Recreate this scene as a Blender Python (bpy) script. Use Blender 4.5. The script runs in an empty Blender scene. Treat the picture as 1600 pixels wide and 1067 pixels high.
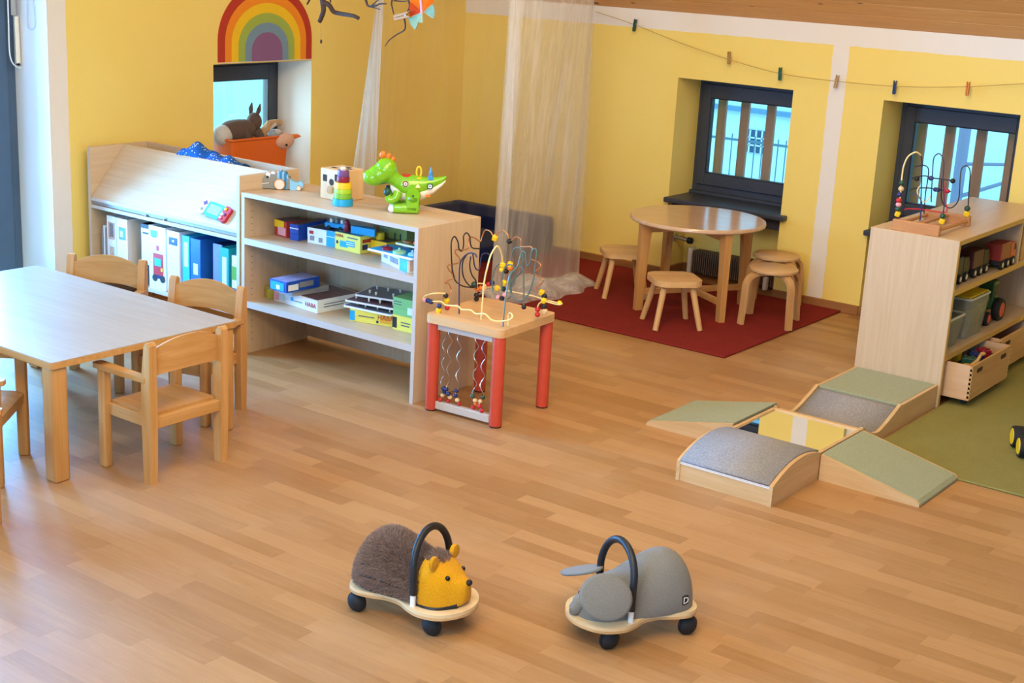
import bpy, bmesh, math, random
from mathutils import Vector, Matrix
random.seed(7)
S = bpy.context.scene
COL = S.collection
PI = math.pi

# ------------------------------------------------------------------ camera
CR = Vector((0.79777845, 0.60076132, 0.05133595))
CU = Vector((-0.20007565, 0.18344651, 0.96245369))
CF = Vector((-0.56878755, 0.77809589, -0.26654739))
CP = Vector((0.0, 0.0, 2.0))
FPX = 2230.24
cd = bpy.data.cameras.new('camera')
cam = bpy.data.objects.new('camera', cd)
COL.objects.link(cam)
cd.sensor_fit = 'HORIZONTAL'; cd.sensor_width = 36.0; cd.lens = FPX / 1600 * 36.0
cd.clip_start = 0.05; cd.clip_end = 200
mw = Matrix.Identity(4)
for i in range(3):
    mw[i][0] = CR[i]; mw[i][1] = CU[i]; mw[i][2] = -CF[i]; mw[i][3] = CP[i]
cam.matrix_world = mw
S.camera = cam

# ------------------------------------------------------------------ exposure, sky, lights
S.view_settings.view_transform = 'Standard'
S.view_settings.look = 'None'
S.view_settings.exposure = -0.05
S.view_settings.gamma = 1.0
S.view_settings.use_curve_mapping = False
w = bpy.data.worlds.new('overcast_sky'); S.world = w; w.use_nodes = True
bg = w.node_tree.nodes['Background']
bg.inputs[0].default_value = (0.25, 0.70, 1.0, 1); bg.inputs[1].default_value = 3.0

def area(name, loc, target, sx, sy, power, color):
    l = bpy.data.lights.new(name, 'AREA'); l.shape = 'RECTANGLE'; l.size = sx; l.size_y = sy
    l.energy = power; l.color = color
    o = bpy.data.objects.new(name, l); COL.objects.link(o); o.location = loc
    d = Vector(target) - Vector(loc)
    o.rotation_euler = d.to_track_quat('-Z', 'Y').to_euler()
    return o
WARM = (1.0, 0.74, 0.36)
COOL = (0.14, 0.46, 1.0)
area('ceiling_lamp', (-1.6, 0.9, 3.1), (-4.0, 7.4, 0.7), 1.8, 0.9, 110, WARM)
area('ceiling_lamp', (-1.3, 2.7, 3.1), (-2.6, 7.6, 0.5), 1.5, 0.8, 44, WARM)
area('ceiling_lamp', (-2.6, 3.6, 3.1), (-6.28, 5.9, 0.7), 1.5, 0.8, 52, WARM)
area('ceiling_lamp', (-2.6, 5.2, 3.05), (-3.4, 6.6, 0), 1.5, 0.6, 24, WARM)
area('door_daylight', (-6.72, 3.98, 1.15), (-3.0, 3.9, 0.75), 0.85, 2.1, 350, COOL)
area('window_daylight', (-6.95, 5.95, 1.0), (-5.5, 6.1, 0.6), 0.9, 0.9, 34, (.45, .82, 1.0))
area('window_daylight', (-1.6, -1.95, 1.6), (-3.2, 7.0, 0.9), 2.4, 1.3, 190, (0.42, 0.68, 1.0))  # cool fill through an added, unseen window behind the camera
area('window_daylight', (-6.72, 1.2, 1.35), (-3.0, 2.6, 0.3), 1.7, 1.6, 420, COOL)  # cool fill for the near floor, through an added window out of view

# ------------------------------------------------------------------ helpers
def px(x, y, ax, val):
    d = CF + CR * ((x - 800) / FPX) - CU * ((y - 533.5) / FPX)
    return CP + d * ((val - CP[ax]) / d[ax])

def lin(h):
    h = h.lstrip('#'); o = []
    for i in (0, 2, 4):
        c = int(h[i:i + 2], 16) / 255
        o.append(c / 12.92 if c <= 0.04045 else ((c + 0.055) / 1.055) ** 2.4)
    return tuple(o) + (1.0,)

class NT:
    def __init__(s, name):
        s.m = bpy.data.materials.new(name); s.m.use_nodes = True
        s.t = s.m.node_tree; s.b = s.t.nodes['Principled BSDF']; s.out = s.t.nodes['Material Output']
    def n(s, typ, **kw):
        nd = s.t.nodes.new(typ)
        for k, v in kw.items(): setattr(nd, k, v)
        return nd
    def l(s, a, b): s.t.links.new(a, b)
    def math(s, op, a, b=0.0, c=0.0):
        nd = s.n('ShaderNodeMath', operation=op)
        for i, v in enumerate((a, b, c)):
            if isinstance(v, (int, float)): nd.inputs[i].default_value = v
            else: s.l(v, nd.inputs[i])
        return nd.outputs[0]
    def mix(s, f, a, b):
        nd = s.n('ShaderNodeMix', data_type='RGBA')
        for sock, v in ((nd.inputs[0], f), (nd.inputs[6], a), (nd.inputs[7], b)):
            if isinstance(v, (int, float, tuple)): sock.default_value = v
            else: s.l(v, sock)
        return nd.outputs[2]
    def noise(s, vec, scale, detail=3.0, rough=0.55, dist=0.0):
        nd = s.n('ShaderNodeTexNoise'); nd.inputs['Scale'].default_value = scale
        nd.inputs['Detail'].default_value = detail; nd.inputs['Roughness'].default_value = rough
        nd.inputs['Distortion'].default_value = dist
        if vec is not None: s.l(vec, nd.inputs['Vector'])
        return nd.outputs[0]
    def ramp(s, f, lo, hi):
        nd = s.n('ShaderNodeMapRange'); nd.inputs[1].default_value = lo; nd.inputs[2].default_value = hi
        nd.interpolation_type = 'SMOOTHSTEP'
        s.l(f, nd.inputs[0]); return nd.outputs[0]
    def scaled(s, vec, sc):
        nd = s.n('ShaderNodeVectorMath', operation='MULTIPLY'); s.l(vec, nd.inputs[0]); nd.inputs[1].default_value = sc
        return nd.outputs[0]
    def bump(s, h, strength, dist=0.002):
        nd = s.n('ShaderNodeBump'); nd.inputs['Strength'].default_value = strength; nd.inputs['Distance'].default_value = dist
        s.l(h, nd.inputs['Height']); s.l(nd.outputs[0], s.b.inputs['Normal'])
    def setp(s, rough=0.5, spec=0.5, metal=0.0):
        s.b.inputs['Roughness'].default_value = rough; s.b.inputs['Specular IOR Level'].default_value = spec
        s.b.inputs['Metallic'].default_value = metal
    def obj(s): return s.n('ShaderNodeTexCoord').outputs['Object']
    def pos(s): return s.n('ShaderNodeNewGeometry').outputs['Position']

MATS = {}
def plain(name, h, rough=0.5, spec=0.5, metal=0.0, var=0.08, scale=30.0, bump=0.0, coat=0.0):
    """painted / plastic / metal: base colour with a slight procedural mottling"""
    if name in MATS: return MATS[name]
    t = NT(name); c = lin(h); v = t.noise(t.obj(), scale)
    d = tuple(x * (1 - var) for x in c[:3]) + (1,); e = tuple(min(1, x * (1 + var)) for x in c[:3]) + (1,)
    t.l(t.mix(v, d, e), t.b.inputs['Base Color']); t.setp(rough, spec, metal)
    if bump: t.bump(t.noise(t.obj(), scale * 6), bump)
    if coat: t.b.inputs['Coat Weight'].default_value = coat
    MATS[name] = t.m; return t.m

def wood(name, h1, h2, axis='X', fine=55.0, rough=0.45, rnd=0.0, bump=0.05, spec=0.4):
    if name in MATS: return MATS[name]
    t = NT(name)
    o = t.obj()
    inf = t.n('ShaderNodeObjectInfo')
    ad = t.n('ShaderNodeVectorMath', operation='ADD')
    cmb = t.n('ShaderNodeCombineXYZ'); r10 = t.math('MULTIPLY', inf.outputs['Random'], 13.0)
    for i in range(3): t.l(r10, cmb.inputs[i])
    t.l(o, ad.inputs[0]); t.l(cmb.outputs[0], ad.inputs[1])
    sc = {'X': (1.2, fine * .35, fine * .35), 'Y': (fine * .35, 1.2, fine * .35), 'Z': (fine * .35, fine * .35, 1.2)}[axis]
    g = t.noise(t.scaled(ad.outputs[0], sc), 1.6, 4.0, 0.6, 0.6)
    sc2 = tuple(x * 5 for x in sc)
    f = t.noise(t.scaled(ad.outputs[0], sc2), 1.5, 2.0)
    k = t.math('ADD', t.math('MULTIPLY', t.ramp(g, .25, .75), .7), t.math('MULTIPLY', f, .3))
    if rnd: k = t.math('ADD', k, t.math('MULTIPLY', t.math('SUBTRACT', inf.outputs['Random'], .5), rnd))
    t.l(t.mix(k, lin(h1), lin(h2)), t.b.inputs['Base Color']); t.setp(rough, spec)
    if bump: t.bump(f, bump, 0.001)
    MATS[name] = t.m; return t.m

def cloth(name, h1, h2, scale=220.0, rough=0.95, bump=0.6, sheen=0.3, big=0.0):
    if name in MATS: return MATS[name]
    t = NT(name); v = t.noise(t.obj(), scale, 4.0, .7)
    k = t.ramp(v, .3, .7)
    if big: k = t.math('ADD', t.math('MULTIPLY', k, 1 - big), t.math('MULTIPLY', t.noise(t.obj(), scale * .05, 3), big))
    t.l(t.mix(k, lin(h1), lin(h2)), t.b.inputs['Base Color']); t.setp(rough, .15)
    t.b.inputs['Sheen Weight'].default_value = sheen * .3
    t.bump(v, bump, .004); MATS[name] = t.m; return t.m

class MB:
    def __init__(s): s.v = []; s.f = []; s.M = None
    def add(s, vs, fs):
        k = len(s.v)
        if s.M is not None: vs = [s.M @ Vector(v) for v in vs]
        s.v += [tuple(v) for v in vs]; s.f += [tuple(i + k for i in f) for f in fs]; return s
    def box(s, x0, x1, y0, y1, z0, z1, ch=0.0):
        if ch <= 0:
            return s.add([(x, y, z) for x in (x0, x1) for y in (y0, y1) for z in (z0, z1)],
                         [(0, 1, 3, 2), (4, 6, 7, 5), (0, 4, 5, 1), (2, 3, 7, 6), (0, 2, 6, 4), (1, 5, 7, 3)])
        bm = bmesh.new(); bmesh.ops.create_cube(bm, size=1.0)
        for v in bm.verts: v.co = ((x0 + x1) / 2 + v.co.x * (x1 - x0), (y0 + y1) / 2 + v.co.y * (y1 - y0), (z0 + z1) / 2 + v.co.z * (z1 - z0))
        bmesh.ops.bevel(bm, geom=list(bm.edges), offset=ch, segments=1 if ch < .006 else 3, affect='EDGES', profile=.5)
        return s.bm(bm)
    def bm(s, bm):
        bm.verts.index_update()
        s.add([v.co.copy() for v in bm.verts], [[v.index for v in f.verts] for f in bm.faces]); bm.free(); return s
    def obox(s, c, size, rot=(0, 0, 0), ch=0.0):
        from mathutils import Euler
        old = s.M; m = Matrix.Translation(c) @ Euler(rot).to_matrix().to_4x4(); s.M = m if old is None else old @ m
        a, b, d = [q / 2 for q in size]; s.box(-a, a, -b, b, -d, d, ch); s.M = old; return s
    def tube(s, path, r, n=8, closed=False, flat=1.0):
        P = [Vector(p) for p in path]; R = r if isinstance(r, (list, tuple)) else [r] * len(P)
        N = len(P); rings = []; up = None
        for i in range(N):
            a = P[i - 1] if (i or closed) else P[0]; b = P[(i + 1) % N] if (i < N - 1 or closed) else P[-1]
            t = (b - a).normalized() if (b - a).length > 1e-9 else Vector((0, 0, 1))
            if up is None: up = Vector((0, 0, 1)) if abs(t.z) < .9 else Vector((1, 0, 0))
            x = up.cross(t)
            if x.length < 1e-6: x = Vector((1, 0, 0)).cross(t)
            x.normalize(); y = t.cross(x).normalized(); up = y
            rings.append([P[i] + (x * math.cos(2 * PI * k / n) + y * flat * math.sin(2 * PI * k / n)) * R[i] for k in range(n)])
        vs = [v for rg in rings for v in rg]; fs = []
        for i in range(N if closed else N - 1):
            for k in range(n):
                j = (i + 1) % N
                fs.append((i * n + k, i * n + (k + 1) % n, j * n + (k + 1) % n, j * n + k))
        if not closed: fs += [tuple(range(n - 1, -1, -1)), tuple(range((N - 1) * n, N * n))]
        return s.add(vs, fs)
    def lathe(s, prof, n=24, c=(0, 0, 0), axis='Z'):
        c = Vector(c); vs = []; fs = []
        for r, z in prof:
            for k in range(n):
                a = 2 * PI * k / n; u, v = r * math.cos(a), r * math.sin(a)
                vs.append(c + Vector({'Z': (u, v, z), 'X': (z, u, v), 'Y': (v, z, u)}[axis]))
        for i in range(len(prof) - 1):
            for k in range(n): fs.append((i * n + k, i * n + (k + 1) % n, (i + 1) * n + (k + 1) % n, (i + 1) * n + k))
        fs += [tuple(range(n - 1, -1, -1)), tuple(range((len(prof) - 1) * n, len(prof) * n))]
        return s.add(vs, fs)
    def cyl(s, p0, p1, r0, r1=None, n=16): return s.tube([p0, p1], [r0, r0 if r1 is None else r1], n)
    def ell(s, c, r, n=20, m=12, rot=(0, 0, 0)):
        from mathutils import Euler
        E = Euler(rot).to_matrix(); vs = []; fs = []; c = Vector(c)
        if not isinstance(r, (tuple, list)): r = (r, r, r)
        for i in range(1, m):
            p = PI * i / m
            for k in range(n):
                a = 2 * PI * k / n
                vs.append(c + E @ Vector((r[0] * math.sin(p) * math.cos(a), r[1] * math.sin(p) * math.sin(a), r[2] * math.cos(p))))
        vs += [c + E @ Vector((0, 0, r[2])), c + E @ Vector((0, 0, -r[2]))]; T = len(vs) - 2; B = T + 1
        for i in range(m - 2):
            for k in range(n): fs.append((i * n + k, (i + 1) * n + k, (i + 1) * n + (k + 1) % n, i * n + (k + 1) % n))
        for k in range(n):
            fs.append((T, k, (k + 1) % n)); fs.append((B, (m - 2) * n + (k + 1) % n, (m - 2) * n + k))
        return s.add(vs, fs)
    def prism(s, poly, axis, a, b):
        """extrude a 2-D outline along an axis: X: poly=(y,z)  Y: poly=(x,z)  Z: poly=(x,y)"""
        f = {'X': lambda p, q: (q, p[0], p[1]), 'Y': lambda p, q: (p[0], q, p[1]), 'Z': lambda p, q: (p[0], p[1], q)}[axis]
        n = len(poly)
        return s.add([f(p, a) for p in poly] + [f(p, b) for p in poly],
                     [tuple(range(n - 1, -1, -1)), tuple(range(n, 2 * n))] + [(i, (i + 1) % n, n + (i + 1) % n, n + i) for i in range(n)])
    def grid(s, fn, nu, nv, wrap=False):
        vs = [fn(i / nu, j / nv) for j in range(nv + 1) for i in range(nu + 1)]
        return s.add(vs, [(j * (nu + 1) + i, j * (nu + 1) + i + 1, (j + 1) * (nu + 1) + i + 1, (j + 1) * (nu + 1) + i) for j in range(nv) for i in range(nu)])
    def loft(s, rings, cap=True):
        n = len(rings[0]); vs = [v for r in rings for v in r]; fs = []
        for i in range(len(rings) - 1):
            for k in range(n): fs.append((i * n + k, i * n + (k + 1) % n, (i + 1) * n + (k + 1) % n, (i + 1) * n + k))
        if cap: fs += [tuple(range(n - 1, -1, -1)), tuple(range((len(rings) - 1) * n, len(rings) * n))]
        return s.add(vs, fs)
    def mesh(s, name, mat, smooth=40, weld=False):
        me = bpy.data.meshes.new(name); me.from_pydata(s.v, [], s.f); me.validate()
        bm = bmesh.new(); bm.from_mesh(me)
        if weld: bmesh.ops.remove_doubles(bm, verts=bm.verts, dist=1e-5)
        bmesh.ops.recalc_face_normals(bm, faces=bm.faces); bm.to_mesh(me); bm.free()
        if mat is not None: me.materials.append(mat)
        if smooth:
            for p in me.polygons: p.use_smooth = True
            me.set_sharp_from_angle(angle=math.radians(smooth))
        return me
    def build(s, name, mat, parent=None, smooth=40, label=None, weld=False):
        o = bpy.data.objects.new(name, s.mesh(name, mat, smooth, weld)); COL.objects.link(o)
        if parent is not None: o.parent = parent
        if label: o['label'] = label
        return o

def tag(o, label, cat, group=None):
    o['label'] = label; o['category'] = cat
    if group: o['group'] = group
    return o
def thing(name, label, cat, loc=(0, 0, 0), rz=0.0, group=None):
    o = bpy.data.objects.new(name, None); COL.objects.link(o); o.empty_display_size = .05
    o.location = loc; o.rotation_euler = (0, 0, rz); return tag(o, label, cat, group)
def struct(o): o['kind'] = 'structure'; return o
def solidify(o, t, off=0.0):
    m = o.modifiers.new('solid', 'SOLIDIFY'); m.thickness = t; m.offset = off; return o
def remesh(o, vox, it=6):
    m = o.modifiers.new('remesh', 'REMESH'); m.mode = 'VOXEL'; m.voxel_size = vox; m.use_smooth_shade = True
    m = o.modifiers.new('smooth', 'SMOOTH'); m.factor = .5; m.iterations = it; return o
def subsurf(o, n=1):
    m = o.modifiers.new('sub', 'SUBSURF'); m.levels = n; m.render_levels = n; return o
def smooth_path(P, k=6, closed=False):
    P = [Vector(p) for p in P]; out = []; N = len(P)
    for i in range(N if closed else N - 1):
        p1 = P[i]; p2 = P[(i + 1) % N]
        p0 = P[i - 1] if (i or closed) else p1 * 2 - p2
        p3 = P[(i + 2) % N] if (i + 2 < N or closed) else p2 * 2 - p1
        for j in range(k):
            t = j / k
            out.append(.5 * ((2 * p1) + (p2 - p0) * t + (2 * p0 - 5 * p1 + 4 * p2 - p3) * t * t + (3 * p1 - p0 - 3 * p2 + p3) * t ** 3))
    if not closed: out.append(P[-1])
    return out
def rrect(w, h, r, n=5, cx=0, cy=0):
    o = []
    for qx, qy, a0 in ((1, 1, 0), (-1, 1, 90), (-1, -1, 180), (1, -1, 270)):
        for i in range(n + 1):
            a = math.radians(a0 + 90 * i / n); o.append((cx + qx * (w / 2 - r) + r * math.cos(a), cy + qy * (h / 2 - r) + r * math.sin(a)))
    return o
def clip(poly, ax, val, keep_less):
    o = []; n = len(poly)
    ins = lambda p: (p[ax] <= val) if keep_less else (p[ax] >= val)
    for i in range(n):
        a, b = poly[i], poly[(i + 1) % n]
        if ins(a): o.append(a)
        if ins(a) != ins(b):
            t = (val - a[ax]) / (b[ax] - a[ax]); o.append((a[0] + (b[0] - a[0]) * t, a[1] + (b[1] - a[1]) * t))
    return o
def text_mesh(txt, size, mat, name, parent, M, depth=0.0006, label=None):
    c = bpy.data.curves.new('t', 'FONT'); c.body = txt; c.size = size; c.align_x = 'CENTER'; c.align_y = 'CENTER'; c.extrude = depth
    t = bpy.data.objects.new('t', c)
    me = bpy.data.meshes.new_from_object(t); bpy.data.objects.remove(t); bpy.data.curves.remove(c)
    me.materials.clear(); me.materials.append(mat)
    o = bpy.data.objects.new(name, me); COL.objects.link(o); o.parent = parent; o.matrix_local = M
    if label: o['label'] = label
    return o
# ------------------------------------------------------------------ materials
WX, YB, DEP = -6.28, 7.85, 0.27          # left wall plane, window wall plane, reveal depth
XR, YF, ZC = 2.4, -1.6, 3.25             # right wall, front wall, flat ceiling

def wall_mat(name, pattern):
    t = NT(name); p = t.pos(); sx = t.n('ShaderNodeSeparateXYZ'); t.l(p, sx.inputs[0])
    n1 = t.noise(p, 2.2, 3); n2 = t.noise(p, 95.0, 3)
    yel = t.mix(n1, lin('#EFD06C'), lin('#F4DA7E')); wht = t.mix(n1, lin('#E4DBD0'), lin('#EEE7DE'))
    wob = t.math('MULTIPLY', t.math('SUBTRACT', t.noise(p, 9.0, 2), .5), .012)
    if pattern == 'back':
        top = t.math('GREATER_THAN', t.math('ADD', sx.outputs[2], wob), 1.547)
        x = t.math('ADD', sx.outputs[0], wob)
        st = t.math('MULTIPLY', t.math('GREATER_THAN', x, -3.55), t.math('LESS_THAN', x, -3.45))
        m = t.math('MAXIMUM', top, st)
    elif pattern == 'left':
        m = t.math('MAXIMUM', t.math('LESS_THAN', t.math('ADD', sx.outputs[1], wob), 4.595), t.math('LESS_THAN', sx.outputs[0], WX - .004))
    else: m = 1.0
    t.l(t.mix(m, yel, wht), t.b.inputs['Base Color']); t.setp(.75, .25); t.bump(n2, .25, .003)
    return t.m
M_WB = wall_mat('window wall paint', 'back'); M_WL = wall_mat('gable wall paint', 'left'); M_WW = wall_mat('white wall paint', 'white')
M_ANTH = plain('anthracite frame', '#3A3E4A', .4, .4, var=.1, scale=8)
M_BLUEF = plain('blue grey door frame', '#4C6178', .45, .4, var=.1, scale=8)
M_BEECH = wood('beech', '#B8803F', '#CF9C62', 'Z', 60)
M_BEECHX = wood('beech x', '#B8803F', '#CF9C62', 'X', 60)
M_BEECHY = wood('beech y', '#B8803F', '#CF9C62', 'Y', 60)
M_LAMZ = wood('maple laminate z', '#C7A987', '#D6BC9C', 'Z', 80, .4)
M_LAMX = wood('maple laminate x', '#C7A987', '#D6BC9C', 'X', 80, .4)
M_LAMY = wood('maple laminate y', '#C7A987', '#D6BC9C', 'Y', 80, .4)
M_EDGE = plain('pale edge band', '#C6BAB0', .4, var=.03)
M_TOPW = wood('white maple table laminate', '#A69686', '#B6A799', 'X', 60, .35, spec=.5)
M_OAK = wood('dark skirting', '#8A5A32', '#A57040', 'X', 40)
M_PINE = wood('pine x', '#C98444', '#DFA566', 'X', 40, .5, rnd=.5)
M_CREAM = plain('cream board', '#EFE3CC', .6)
M_WHITE = plain('white', '#EFEDEA', .45, var=.03)
M_BLACK = plain('black', '#15151A', .5, var=.2)
M_BLACKR = plain('black rubber', '#141417', .7, var=.2)
M_RED = plain('red', '#C5202B', .35); M_ORANGE = plain('orange', '#EE7A1D', .35)
M_YEL = plain('yellow', '#F3C81E', .35); M_GREEN = plain('green', '#5FA83C', .35)
M_BLUE = plain('blue', '#1F5FB0', .35); M_SKYB = plain('sky blue', '#1FA3DA', .35)
M_NAVY = plain('navy', '#1C2C66', .35); M_DKGRN = plain('dark green', '#1E4A3A', .35)
M_CREAMW = plain('pale wood bead', '#E3C08E', .4); M_STEEL = plain('steel', '#B9B5AE', .3, .5, .9)
M_PURPLE = plain('purple', '#7A4E86', .4); M_MAROON = plain('maroon', '#8E1E35', .35)
M_LIME = plain('lime', '#A9CB2C', .35); M_PINK = plain('pink', '#E7A0A8', .4)

def floor_mat():
    t = NT('parquet strip'); p = t.pos(); g = t.n('ShaderNodeNewGeometry'); inf = t.n('ShaderNodeObjectInfo')
    r = t.math('FRACT', t.math('ADD', g.outputs['Random Per Island'], inf.outputs['Random']))
    cm = t.n('ShaderNodeCombineXYZ'); 
    for i, k in enumerate((7.0, 31.0, 17.0)): t.l(t.math('MULTIPLY', r, k), cm.inputs[i])
    ad = t.n('ShaderNodeVectorMath', operation='ADD'); t.l(p, ad.inputs[0]); t.l(cm.outputs[0], ad.inputs[1])
    g1 = t.noise(t.scaled(ad.outputs[0], (2.2, 30, 1)), 1.3, 4, .6, 1.2)
    g2 = t.noise(t.scaled(ad.outputs[0], (9, 190, 1)), 1.5, 3)
    r2 = t.math('FRACT', t.math('MULTIPLY', r, 7.31))
    k = t.math('ADD', t.math('MULTIPLY', r2, .42), t.math('ADD', t.math('MULTIPLY', g1, .6), t.math('MULTIPLY', g2, .3)))
    a = t.mix(t.ramp(k, .25, 1.1), lin('#9C6E40'), lin('#BC8D5C'))
    wear = t.noise(p, 1.1, 4, .6)
    t.l(t.mix(t.math('MULTIPLY', t.ramp(wear, .45, .7), .16), a, lin('#D8BFA4')), t.b.inputs['Base Color'])
    t.setp(.42, .45)
    t.l(t.math('ADD', .33, t.math('MULTIPLY', g1, .18)), t.b.inputs['Roughness'])
    t.bump(g2, .08, .001); return t.m
M_FLOOR = floor_mat()

def ceil_mat():
    t = NT('pine ceiling boards'); p = t.pos(); inf = t.n('ShaderNodeObjectInfo')
    cm = t.n('ShaderNodeCombineXYZ')
    for i, k in enumerate((19.0, 7.0, 11.0)): t.l(t.math('MULTIPLY', inf.outputs['Random'], k), cm.inputs[i])
    ad = t.n('ShaderNodeVectorMath', operation='ADD'); t.l(p, ad.inputs[0]); t.l(cm.outputs[0], ad.inputs[1])
    g = t.noise(t.scaled(ad.outputs[0], (1.6, 30, 30)), 1.2, 4, .6, 1.0)
    vo = t.n('ShaderNodeTexVoronoi'); vo.inputs['Scale'].default_value = 1.0
    t.l(t.scaled(ad.outputs[0], (5, 8, 8)), vo.inputs['Vector'])
    k = t.math('SUBTRACT', 1.0, t.ramp(vo.outputs['Distance'], .08, .16))
    c = t.mix(t.math('ADD', t.math('MULTIPLY', g, .8), t.math('MULTIPLY', inf.outputs['Random'], .25)), lin('#B97A3C'), lin('#E4AC6C'))
    t.l(t.mix(k, c, lin('#5A2A12')), t.b.inputs['Base Color']); t.setp(.5, .35); return t.m
M_CEIL = ceil_mat()

def glass_mat(name='window glass', tint=(1, 1, 1, 1), mirror=.10):
    t = NT(name); tr = t.n('ShaderNodeBsdfTransparent'); tr.inputs[0].default_value = tint
    gl = t.n('ShaderNodeBsdfGlossy'); gl.inputs['Roughness'].default_value = .02
    fr = t.n('ShaderNodeFresnel'); fr.inputs['IOR'].default_value = 1.35
    mx = t.n('ShaderNodeMixShader'); t.l(fr.outputs[0], mx.inputs[0]); t.l(tr.outputs[0], mx.inputs[1]); t.l(gl.outputs[0], mx.inputs[2])
    t.l(mx.outputs[0], t.out.inputs['Surface']); t.t.nodes.remove(t.b); return t.m
M_GLASS = glass_mat()

# ------------------------------------------------------------------ floor: strip parquet, boards along x
fl = MB().box(WX - .02, XR, YF, YB + .27, -.06, -.0125).build('floor', plain('floor underlay', '#6B4A2C', .8), smooth=0)
struct(fl)
def proj(p):
    q = Vector(p) - CP; d = q.dot(CF)
    return (800 + FPX * q.dot(CR) / d, 533.5 - FPX * q.dot(CU) / d, d) if d > .2 else None
strips = []
PW = .0705; y = YF + .03; rr = random.Random(3)
while y < YB + .2:
    x = WX - rr.random() * .4
    while x < XR:
        L = rr.choice((.36, .42, .46, .48, .52, .58)); x1 = min(x + L, XR)
        strips.append((max(x, WX), x1, y, min(y + PW, YB + .26))); x += L
    y += PW
def seen(s):
    q = proj(((s[0] + s[1]) / 2, (s[2] + s[3]) / 2, 0))
    if not q or not (-40 < q[0] < 1640 and 150 < q[1] < 1100): return 0
    cx, cy = (s[0] + s[1]) / 2, (s[2] + s[3]) / 2
    if (cx < -3.5 and cy > 6.4) or (cx > -2.2 and cy > 5.5): return 0
    if -2.6 < cx < -1.8 and 4.7 < cy < 6.3: return 0
    if cx < -3.95 and cy > 4.75: return 0
    return (s[1] - s[0]) / q[2] ** 3
order = sorted(range(len(strips)), key=lambda i: -seen(strips[i]))
own = set(order[:300]); cache = {}
def strip_mesh(L, W):
    k = (round(L, 3), round(W, 4))
    if k not in cache: cache[k] = MB().box(-L / 2 + .0001, L / 2 - .0001, -W / 2 + .0001, W / 2 - .0001, -.0125, 0, .00025).mesh('strip', M_FLOOR, 0)
    return cache[k]
rest = MB()
for i, (x0, x1, y0, y1) in enumerate(strips):
    if x1 - x0 < .02: continue
    if i in own:
        o = bpy.data.objects.new('plank', strip_mesh(x1 - x0, y1 - y0)); COL.objects.link(o)
        o.parent = fl; o.location = ((x0 + x1) / 2, (y0 + y1) / 2, 0)
    else: rest.box(x0 + .0002, x1 - .0002, y0 + .0002, y1 - .0002, -.0125, 0)
ro = rest.build('far_planks', M_FLOOR, fl, smooth=0); ro['kind'] = 'stuff'

# ------------------------------------------------------------------ walls
WIN = [(-4.565, -3.775), (-3.21, -2.43)]
ZT, ZS = 1.265, .517
b = MB(); edges = [WX - .4] + [v for q in WIN for v in q] + [XR]
for i in range(0, len(edges), 2): b.box(edges[i], edges[i + 1], YB, YB + DEP + .08, -.05, 1.75)
for a, c in WIN:
    b.box(a, c, YB, YB + DEP + .08, ZT, 1.75)
    b.box(a, c, YB + DEP - .02, YB + DEP + .08, -.05, ZS - .03)
struct(b.build('wall_back', M_WB, smooth=0))
b = MB(); x0 = WX - DEP - .06
D0, D1 = 3.45, 4.48
b.box(x0, WX, D1, 5.578, -.05, 4.2); b.box(x0, WX, 6.366, YB + .3, -.05, 4.2)
b.box(x0, WX, 5.578, 6.366, ZT, 4.2); b.box(x0, WX, 5.578, 6.366, -.05, .50)
b.box(x0, WX, D0, D1, 2.25, 4.2); b.box(x0, WX, 2.1, D0, -.05, 4.2); b.box(x0, WX, YF - .2, .3, -.05, 4.2)
b.box(x0, WX, .3, 2.1, 2.15, 4.2); b.box(x0, WX, .3, 2.1, -.05, .5)
struct(b.build('wall_left', M_WL, smooth=0))
struct(MB().box(XR, XR + .15, YF, YB + .3, -.05, 4.2).build('wall_right', M_WW, smooth=0))
b = MB().box(WX - .3, -2.9, YF - .28, YF, -.05, 4.2).box(-.3, XR + .15, YF - .28, YF, -.05, 4.2).box(-2.9, -.3, YF - .28, YF, -.05, .9).box(-2.9, -.3, YF - .28, YF, 2.3, 4.2)
struct(b.build('wall_front', M_WW, smooth=0))
# ceiling: flat part and the sloping pine-boarded part that comes down to the window wall
KN = 1.66; SL = math.radians(36); run = (ZC - KN) / math.tan(SL); Y0 = YB - run
cl = MB().prism([(YF, ZC), (Y0, ZC), (YB + .05, KN + .01 - .05 * math.tan(SL)), (YB + .35, KN + .01 - .05 * math.tan(SL)), (YB + .35, KN + .25), (Y0 + .1, ZC + .25), (YF, ZC + .25)], 'X', WX - .3, XR + .15).build('ceiling', M_WW, smooth=0)
struct(cl)
SLN = run / math.cos(SL); nb = int(SLN / .115) + 1
bmesh_ = MB().box(-4.36, 4.36, 0, .113, -.012, 0, .002).mesh('ceiling_plank', M_CEIL, 0)
for i in range(nb):
    o = bpy.data.objects.new('ceiling_plank', bmesh_); COL.objects.link(o); o.parent = cl
    s0 = i * .115
    o.location = ((WX + XR) / 2, YB - s0 * math.cos(SL), KN + s0 * math.sin(SL)); o.rotation_euler = (PI - SL, 0, 0)
# skirting
def skirt(name, boxes, mat):
    m = MB()
    for q in boxes: m.box(*q, .003)
    return struct(m.build(name, mat, smooth=0))
skirt('baseboard_back', [(WX, WIN[0][0], YB - .018, YB, 0, .055), (WIN[0][1], WIN[1][0], YB - .018, YB, 0, .055), (WIN[1][1], XR, YB - .018, YB, 0, .055)], M_OAK)
skirt('baseboard_left', [(WX, WX + .018, D1, YB, 0, .055)], M_OAK)
skirt('baseboard_niche', [(a, c, YB + DEP - .04, YB + DEP - .02, 0, .055) for a, c in WIN] + [(a, a + .016, YB, YB + DEP - .04, 0, .055) for a, c in WIN], M_OAK)

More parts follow.
